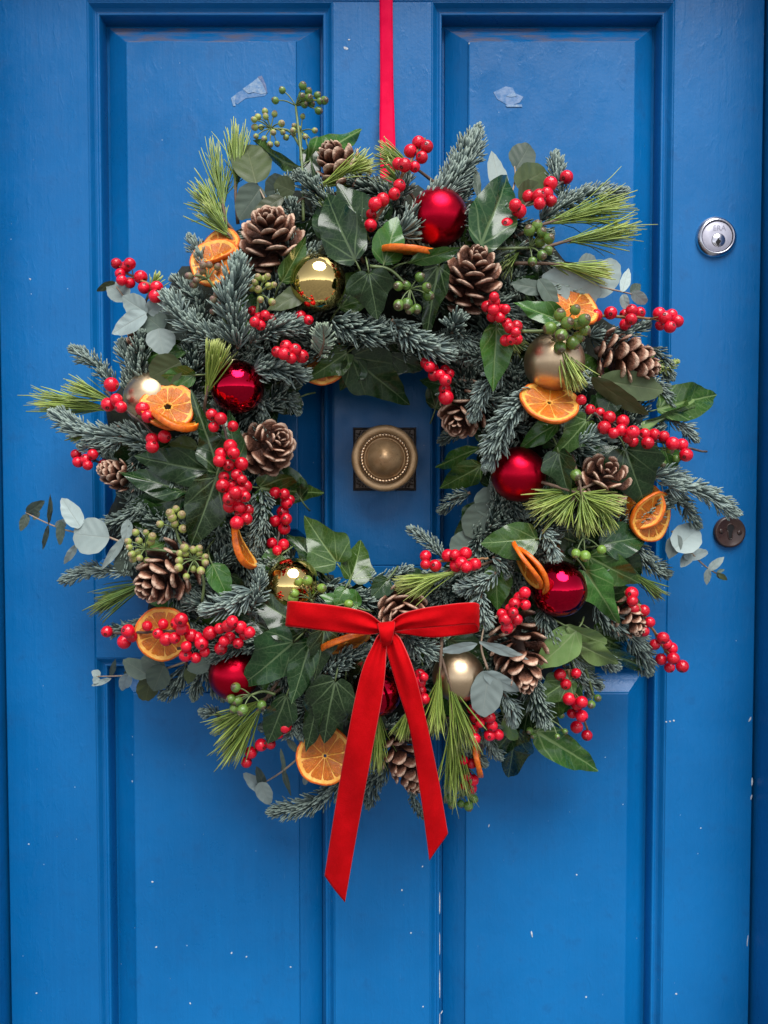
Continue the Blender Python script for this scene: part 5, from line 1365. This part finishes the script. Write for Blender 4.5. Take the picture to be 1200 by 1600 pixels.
berries('small red berry cluster on fir at the inner upper left', [(432, 552, 3.2), (455, 548, 3.6), (475, 558, 3.4)],
        [(433, 550), (447, 541), (461, 547), (472, 557), (455, 560), (444, 553)], 4.4, 9.6)
berries('red berry sprig dangling into the hole at the inner upper right', [(664, 562, 2.2), (690, 582, 2.2), (706, 612, 1.6)],
        [(677, 576), (678, 586), (688, 586), (695, 578), (702, 584), (696, 594), (695, 608), (697, 621, 11.5), (666, 567), (671, 573)], 2.4, 8.8)
berries('sparse red berry sprig in front of the left champagne bauble', [(166, 612, 3.0), (190, 636, 4.0), (222, 660, 4.6), (246, 684, 4.4)],
        [(174, 601, 11), (169, 632, 10.5), (182, 625), (189, 636), (223, 639, 11), (231, 651), (238, 686), (257, 682), (238, 698)], 4.6, 9.6, bark='twigdark')
berries('red berries under the fir tip at the far left edge', [(116, 712, 1.4), (150, 720, 1.4), (176, 738, 1.2)],
        [(119, 710), (122, 722), (134, 718), (137, 727), (145, 710), (162, 725), (160, 736)], 1.4, 8.6)
berries('biggest and densest red berry cluster at the left of the hole', [(344, 646, 4.0), (356, 690, 4.8), (366, 750, 5.0), (378, 815, 4.4)],
        [(331, 648), (334, 667), (345, 654), (364, 666), (360, 697, 10.5), (345, 709), (343, 720), (357, 727), (377, 725, 10.5), (370, 742), (350, 745), (362, 758), (385, 760), (377, 766), (359, 772), (348, 759), (378, 750), (365, 708),
         (370, 784), (383, 776), (359, 791), (376, 805), (388, 797), (385, 811), (370, 817), (375, 793), (358, 780), (368, 770)], 5.2, 9.6)
berries('shaded red berry sprig hanging at the inner left edge of the hole', [(440, 768, 0.2), (438, 810, 0.2), (434, 858, 0.4)],
        [(430, 814), (444, 826), (442, 800), (448, 786), (453, 781), (430, 770), (443, 851), (433, 860), (425, 849), (447, 811), (444, 772)], .6, 8.8)
berries('long red berry sprig lying across the round orange slice at the lower left', [(166, 990, 4.0), (230, 988, 4.4), (285, 984, 4.6)],
        [(167, 987), (194, 1003), (206, 995), (200, 986), (230, 978), (255, 975), (247, 990), (260, 999), (273, 997), (276, 974), (285, 983), (283, 968), (299, 993)], 4.8, 9.6)
berries('dense red berry sprig at the lower left beside the dark ivy leaves', [(278, 1014, 4.6), (320, 1002, 4.8), (384, 980, 4.2)],
        [(290, 1024), (291, 1010), (306, 1028), (320, 1019), (315, 1005, 10.5), (308, 996), (328, 989, 10.5), (343, 982), (345, 1013), (359, 997), (356, 978), (350, 1002), (372, 1005), (382, 992), (376, 980), (390, 988), (363, 971)], 5.0, 9.6)
berries('red berry sprig along the lower right edge of the hole', [(668, 878, 2.4), (710, 876, 3.4), (764, 872, 3.4)],
        [(665, 869), (665, 882), (680, 884), (700, 868), (711, 867), (727, 865), (721, 880), (712, 884), (729, 886), (742, 882)], 3.6, 9.2, bark='twigtan')
berries('long red berry sprig at the right above the broad ivy leaf', [(912, 636, 4.0), (960, 664, 4.2), (1020, 688, 3.6), (1104, 706, 2.6)],
        [(922, 640), (937, 645), (952, 652), (944, 668), (973, 658), (971, 672), (981, 684), (989, 675), (989, 690), (959, 677), (1007, 678), (1022, 679), (1012, 692), (1037, 682), (1051, 693), (1065, 695), (1072, 711), (908, 625)], 4.2, 9.4)
berries('small dense red berry cluster on top of the biggest pine cone', [(826, 920, 4.8), (808, 948, 5.4), (790, 980, 5.2)],
        [(812, 934), (804, 943), (797, 951), (821, 945), (784, 959), (789, 968), (799, 975), (792, 981), (808, 968), (820, 926), (802, 957)], 5.8, 9.2, bark='twigtan')
berries('red berry sprig hanging out at the lower right edge', [(976, 924, 2.6), (1004, 958, 3.0), (1030, 1000, 2.4), (1050, 1036, 1.8)],
        [(987, 927), (988, 939), (990, 951), (1006, 954), (1015, 972), (1006, 986), (1023, 1007), (1036, 997), (1049, 1013), (1042, 1006), (1052, 1029), (1033, 1030), (1046, 1043), (1066, 1041)], 3.0, 9.2, bark='twigtan')
berries('red berry sprig hanging below the pale ivy leaves at the lower right', [(888, 1046, 2.0), (898, 1085, 2.2), (918, 1140, 1.6)],
        [(900, 1052), (884, 1069), (879, 1081), (889, 1092), (875, 1054), (902, 1101), (909, 1097), (894, 1114), (909, 1119), (901, 1136), (917, 1149)], 2.2, 9.0, bark='twigtan')
berries('red berry cluster at the bottom below the champagne bauble and pale eucalyptus', [(734, 1100, 2.4), (752, 1128, 2.8), (772, 1150, 2.6)],
        [(742, 1121), (750, 1129), (769, 1134), (765, 1149), (778, 1148), (737, 1108), (765, 1121), (740, 1140), (742, 1154)], 3.0, 9.0)
berries('lowest red berries at the bottom beside the hanging pine', [(722, 1180, 2.0), (732, 1205, 2.2), (732, 1235, 2.0)],
        [(724, 1188), (737, 1193), (739, 1219), (736, 1232), (729, 1212), (724, 1227)], 2.4, 8.8)
berries('sparse red berry sprig at the bottom left below the pine tuft', [(450, 1132, 1.6), (415, 1160, 1.8), (386, 1192, 1.4)],
        [(385, 1191), (392, 1176), (408, 1164), (423, 1163), (446, 1136), (436, 1146)], 1.8, 8.8)
berries('few red berries peeping out right of the right bow tail', [(650, 1045, 3.0), (658, 1075, 3.0), (664, 1100, 2.8)],
        [(656, 1054), (656, 1066), (658, 1079), (663, 1092), (662, 1058)], 3.2, 8.6)

# ---- ribbons
def ribbon(name, parent, left, right, mt, nu=60, nv=10, bulge=0.0, ripple=0.0, th=0.0009, seed=1, pinch=None):
    """surface lofted between two edges given as (px, py, h)"""
    r = np.random.default_rng(seed)
    A_ = catmull([list(W(x, y, h)) for x, y, h in left], nu); B_ = catmull([list(W(x, y, h)) for x, y, h in right], nu)
    v = np.linspace(0, 1, nv + 1)[None, :, None]
    G = A_[:, None] * (1 - v) + B_[:, None] * v
    uu = np.linspace(0, 1, nu)[:, None]; vv = np.linspace(0, 1, nv + 1)[None]
    off = bulge * np.sin(math.pi * vv) * np.ones_like(uu)
    if ripple:
        p = r.random(3) * 6
        off = off + ripple * (np.sin(uu * 7 + vv * 2.2 + p[0]) * 0.6 + np.sin(uu * 17 - vv * 4 + p[1]) * 0.35 + np.sin(uu * 31 + vv * 7 + p[2]) * 0.16)
    if pinch is not None:                                   # gathers towards one end (0 or 1)
        k = (1 - uu if pinch == 0 else uu) ** 9
        off = off + k * 0.0042 * np.cos(vv * math.pi * 3.4 + uu * 4)
    G[..., 1] -= off
    du = np.gradient(G, axis=0); dv = np.gradient(G, axis=1)
    Nn = np.cross(du, dv); Nn /= np.linalg.norm(Nn, axis=-1)[..., None] + 1e-12
    F = G.reshape(-1, 3); Bk = (G - Nn * th * np.sign(-Nn[nu // 2, nv // 2, 1] or 1)).reshape(-1, 3)
    m = nv + 1
    Q = [[i * m + j, i * m + j + 1, (i + 1) * m + j + 1, (i + 1) * m + j] for i in range(nu - 1) for j in range(nv)]
    o = nu * m
    Q2 = [[o + q[3], o + q[2], o + q[1], o + q[0]] for q in Q]
    E = []
    for i in range(nu - 1):
        E.append([i * m, (i + 1) * m, o + (i + 1) * m, o + i * m]); E.append([i * m + nv, o + i * m + nv, o + (i + 1) * m + nv, (i + 1) * m + nv])
    for j in range(nv):
        E.append([j, o + j, o + j + 1, j + 1]); e = (nu - 1) * m; E.append([e + j, e + j + 1, o + e + j + 1, o + e + j])
    at = np.stack([(vv * 2 - 1) * np.ones_like(uu), uu * np.ones_like(vv), np.zeros((nu, m))], -1).reshape(-1, 3)
    mb = MB(); mb.add(np.vstack([F, Bk]), Q + Q2 + E, None, np.vstack([at, at]))
    return obj(name, mb.mesh(name, M[mt]), parent)

hr = thing('hanging_ribbon', 'narrow bright red ribbon running up the door from the top of the wreath', 'ribbon', W(604, 200, 0.003))
ribbon('ribbon_strip', hr, [(591.5, -90, .0025), (593, 0, .003), (594, 120, .006), (593, 200, .012), (594, 250, .020), (594, 330, .035)], [(613, -90, .0025), (613.5, 0, .003), (614.5, 120, .0055), (617, 200, .012), (618, 250, .020), (618, 330, .035)], 'ribbon', 50, 6, 0.0004, 0.0006)

HB = 0.172
bow = thing('velvet_bow', 'red velvet bow with two long tails at the bottom of the wreath', 'bow', W(604, 985, HB))
lp = ribbon('loop', bow, [(598, 975, HB), (572, 957, HB + .012), (524, 946, HB + .020), (478, 941, HB + .018), (457, 939, HB + .010), (450, 940, HB + .002), (452, 941, HB - .008), (480, 945, HB - .014), (530, 950, HB - .014), (580, 965, HB - .010), (600, 978, HB - .006)],
            [(598, 987, HB), (572, 991, HB + .006), (508, 986, HB + .018), (475, 982, HB + .017), (455, 979, HB + .010), (447, 978, HB + .002), (449, 979, HB - .008), (478, 982, HB - .014), (525, 984, HB - .014), (578, 986, HB - .010), (600, 984, HB - .006)], 'velvet', 110, 12, 0.0012, 0.0022, pinch=0, seed=4)
ribbon('loop', bow, [(608, 974, HB), (634, 957, HB + .010), (700, 944, HB + .020), (735, 941, HB + .017), (745, 942, HB + .010), (749, 945, HB + .001), (746, 948, HB - .008), (720, 954, HB - .016), (670, 962, HB - .016), (626, 972, HB - .010), (606, 978, HB - .006)],
       [(610, 988, HB), (640, 983, HB + .006), (700, 978, HB + .018), (732, 976, HB + .017), (744, 977, HB + .010), (749, 984, HB + .001), (745, 988, HB - .008), (722, 992, HB - .016), (676, 996, HB - .016), (632, 990, HB - .010), (606, 985, HB - .006)], 'velvet', 110, 12, 0.0012, 0.0022, pinch=0, seed=9)
ribbon('tail', bow, [(592, 990, HB + .002), (584, 1004, HB + .004), (564, 1052, HB + .006), (543, 1150, HB - .004), (524, 1260, HB - .030), (507, 1368, HB - .052)],
       [(604, 994, HB + .003), (603, 1020, HB + .010), (599, 1076, HB + .012), (580, 1182, HB + .000), (560, 1290, HB - .028), (539, 1411, HB - .050)], 'velvet', 80, 12, 0.0022, 0.0022, pinch=0, seed=2)
ribbon('tail', bow, [(604, 994, HB + .002), (605, 1020, HB + .005), (620, 1074, HB + .005), (641, 1145, HB - .002), (659, 1255, HB - .024), (671, 1345, HB - .044)],
       [(616, 990, HB + .003), (628, 1004, HB + .009), (648, 1052, HB + .011), (665, 1120, HB + .001), (685, 1215, HB - .022), (700, 1302, HB - .042)], 'velvet', 80, 12, 0.0024, 0.0024, pinch=0, seed=6)
ribbon('knot', bow, [(592, 972, HB - .004), (590, 975, HB + .008), (592, 985, HB + .016), (594, 1000, HB + .014), (596, 1008, HB + .004), (597, 1010, HB - .004)],
       [(612, 970, HB - .004), (617, 972, HB + .007), (616, 984, HB + .015), (613, 1000, HB + .013), (610, 1008, HB + .004), (609, 1010, HB - .004)], 'velvet', 40, 12, 0.0030, 0.0010, seed=8)
#@@END
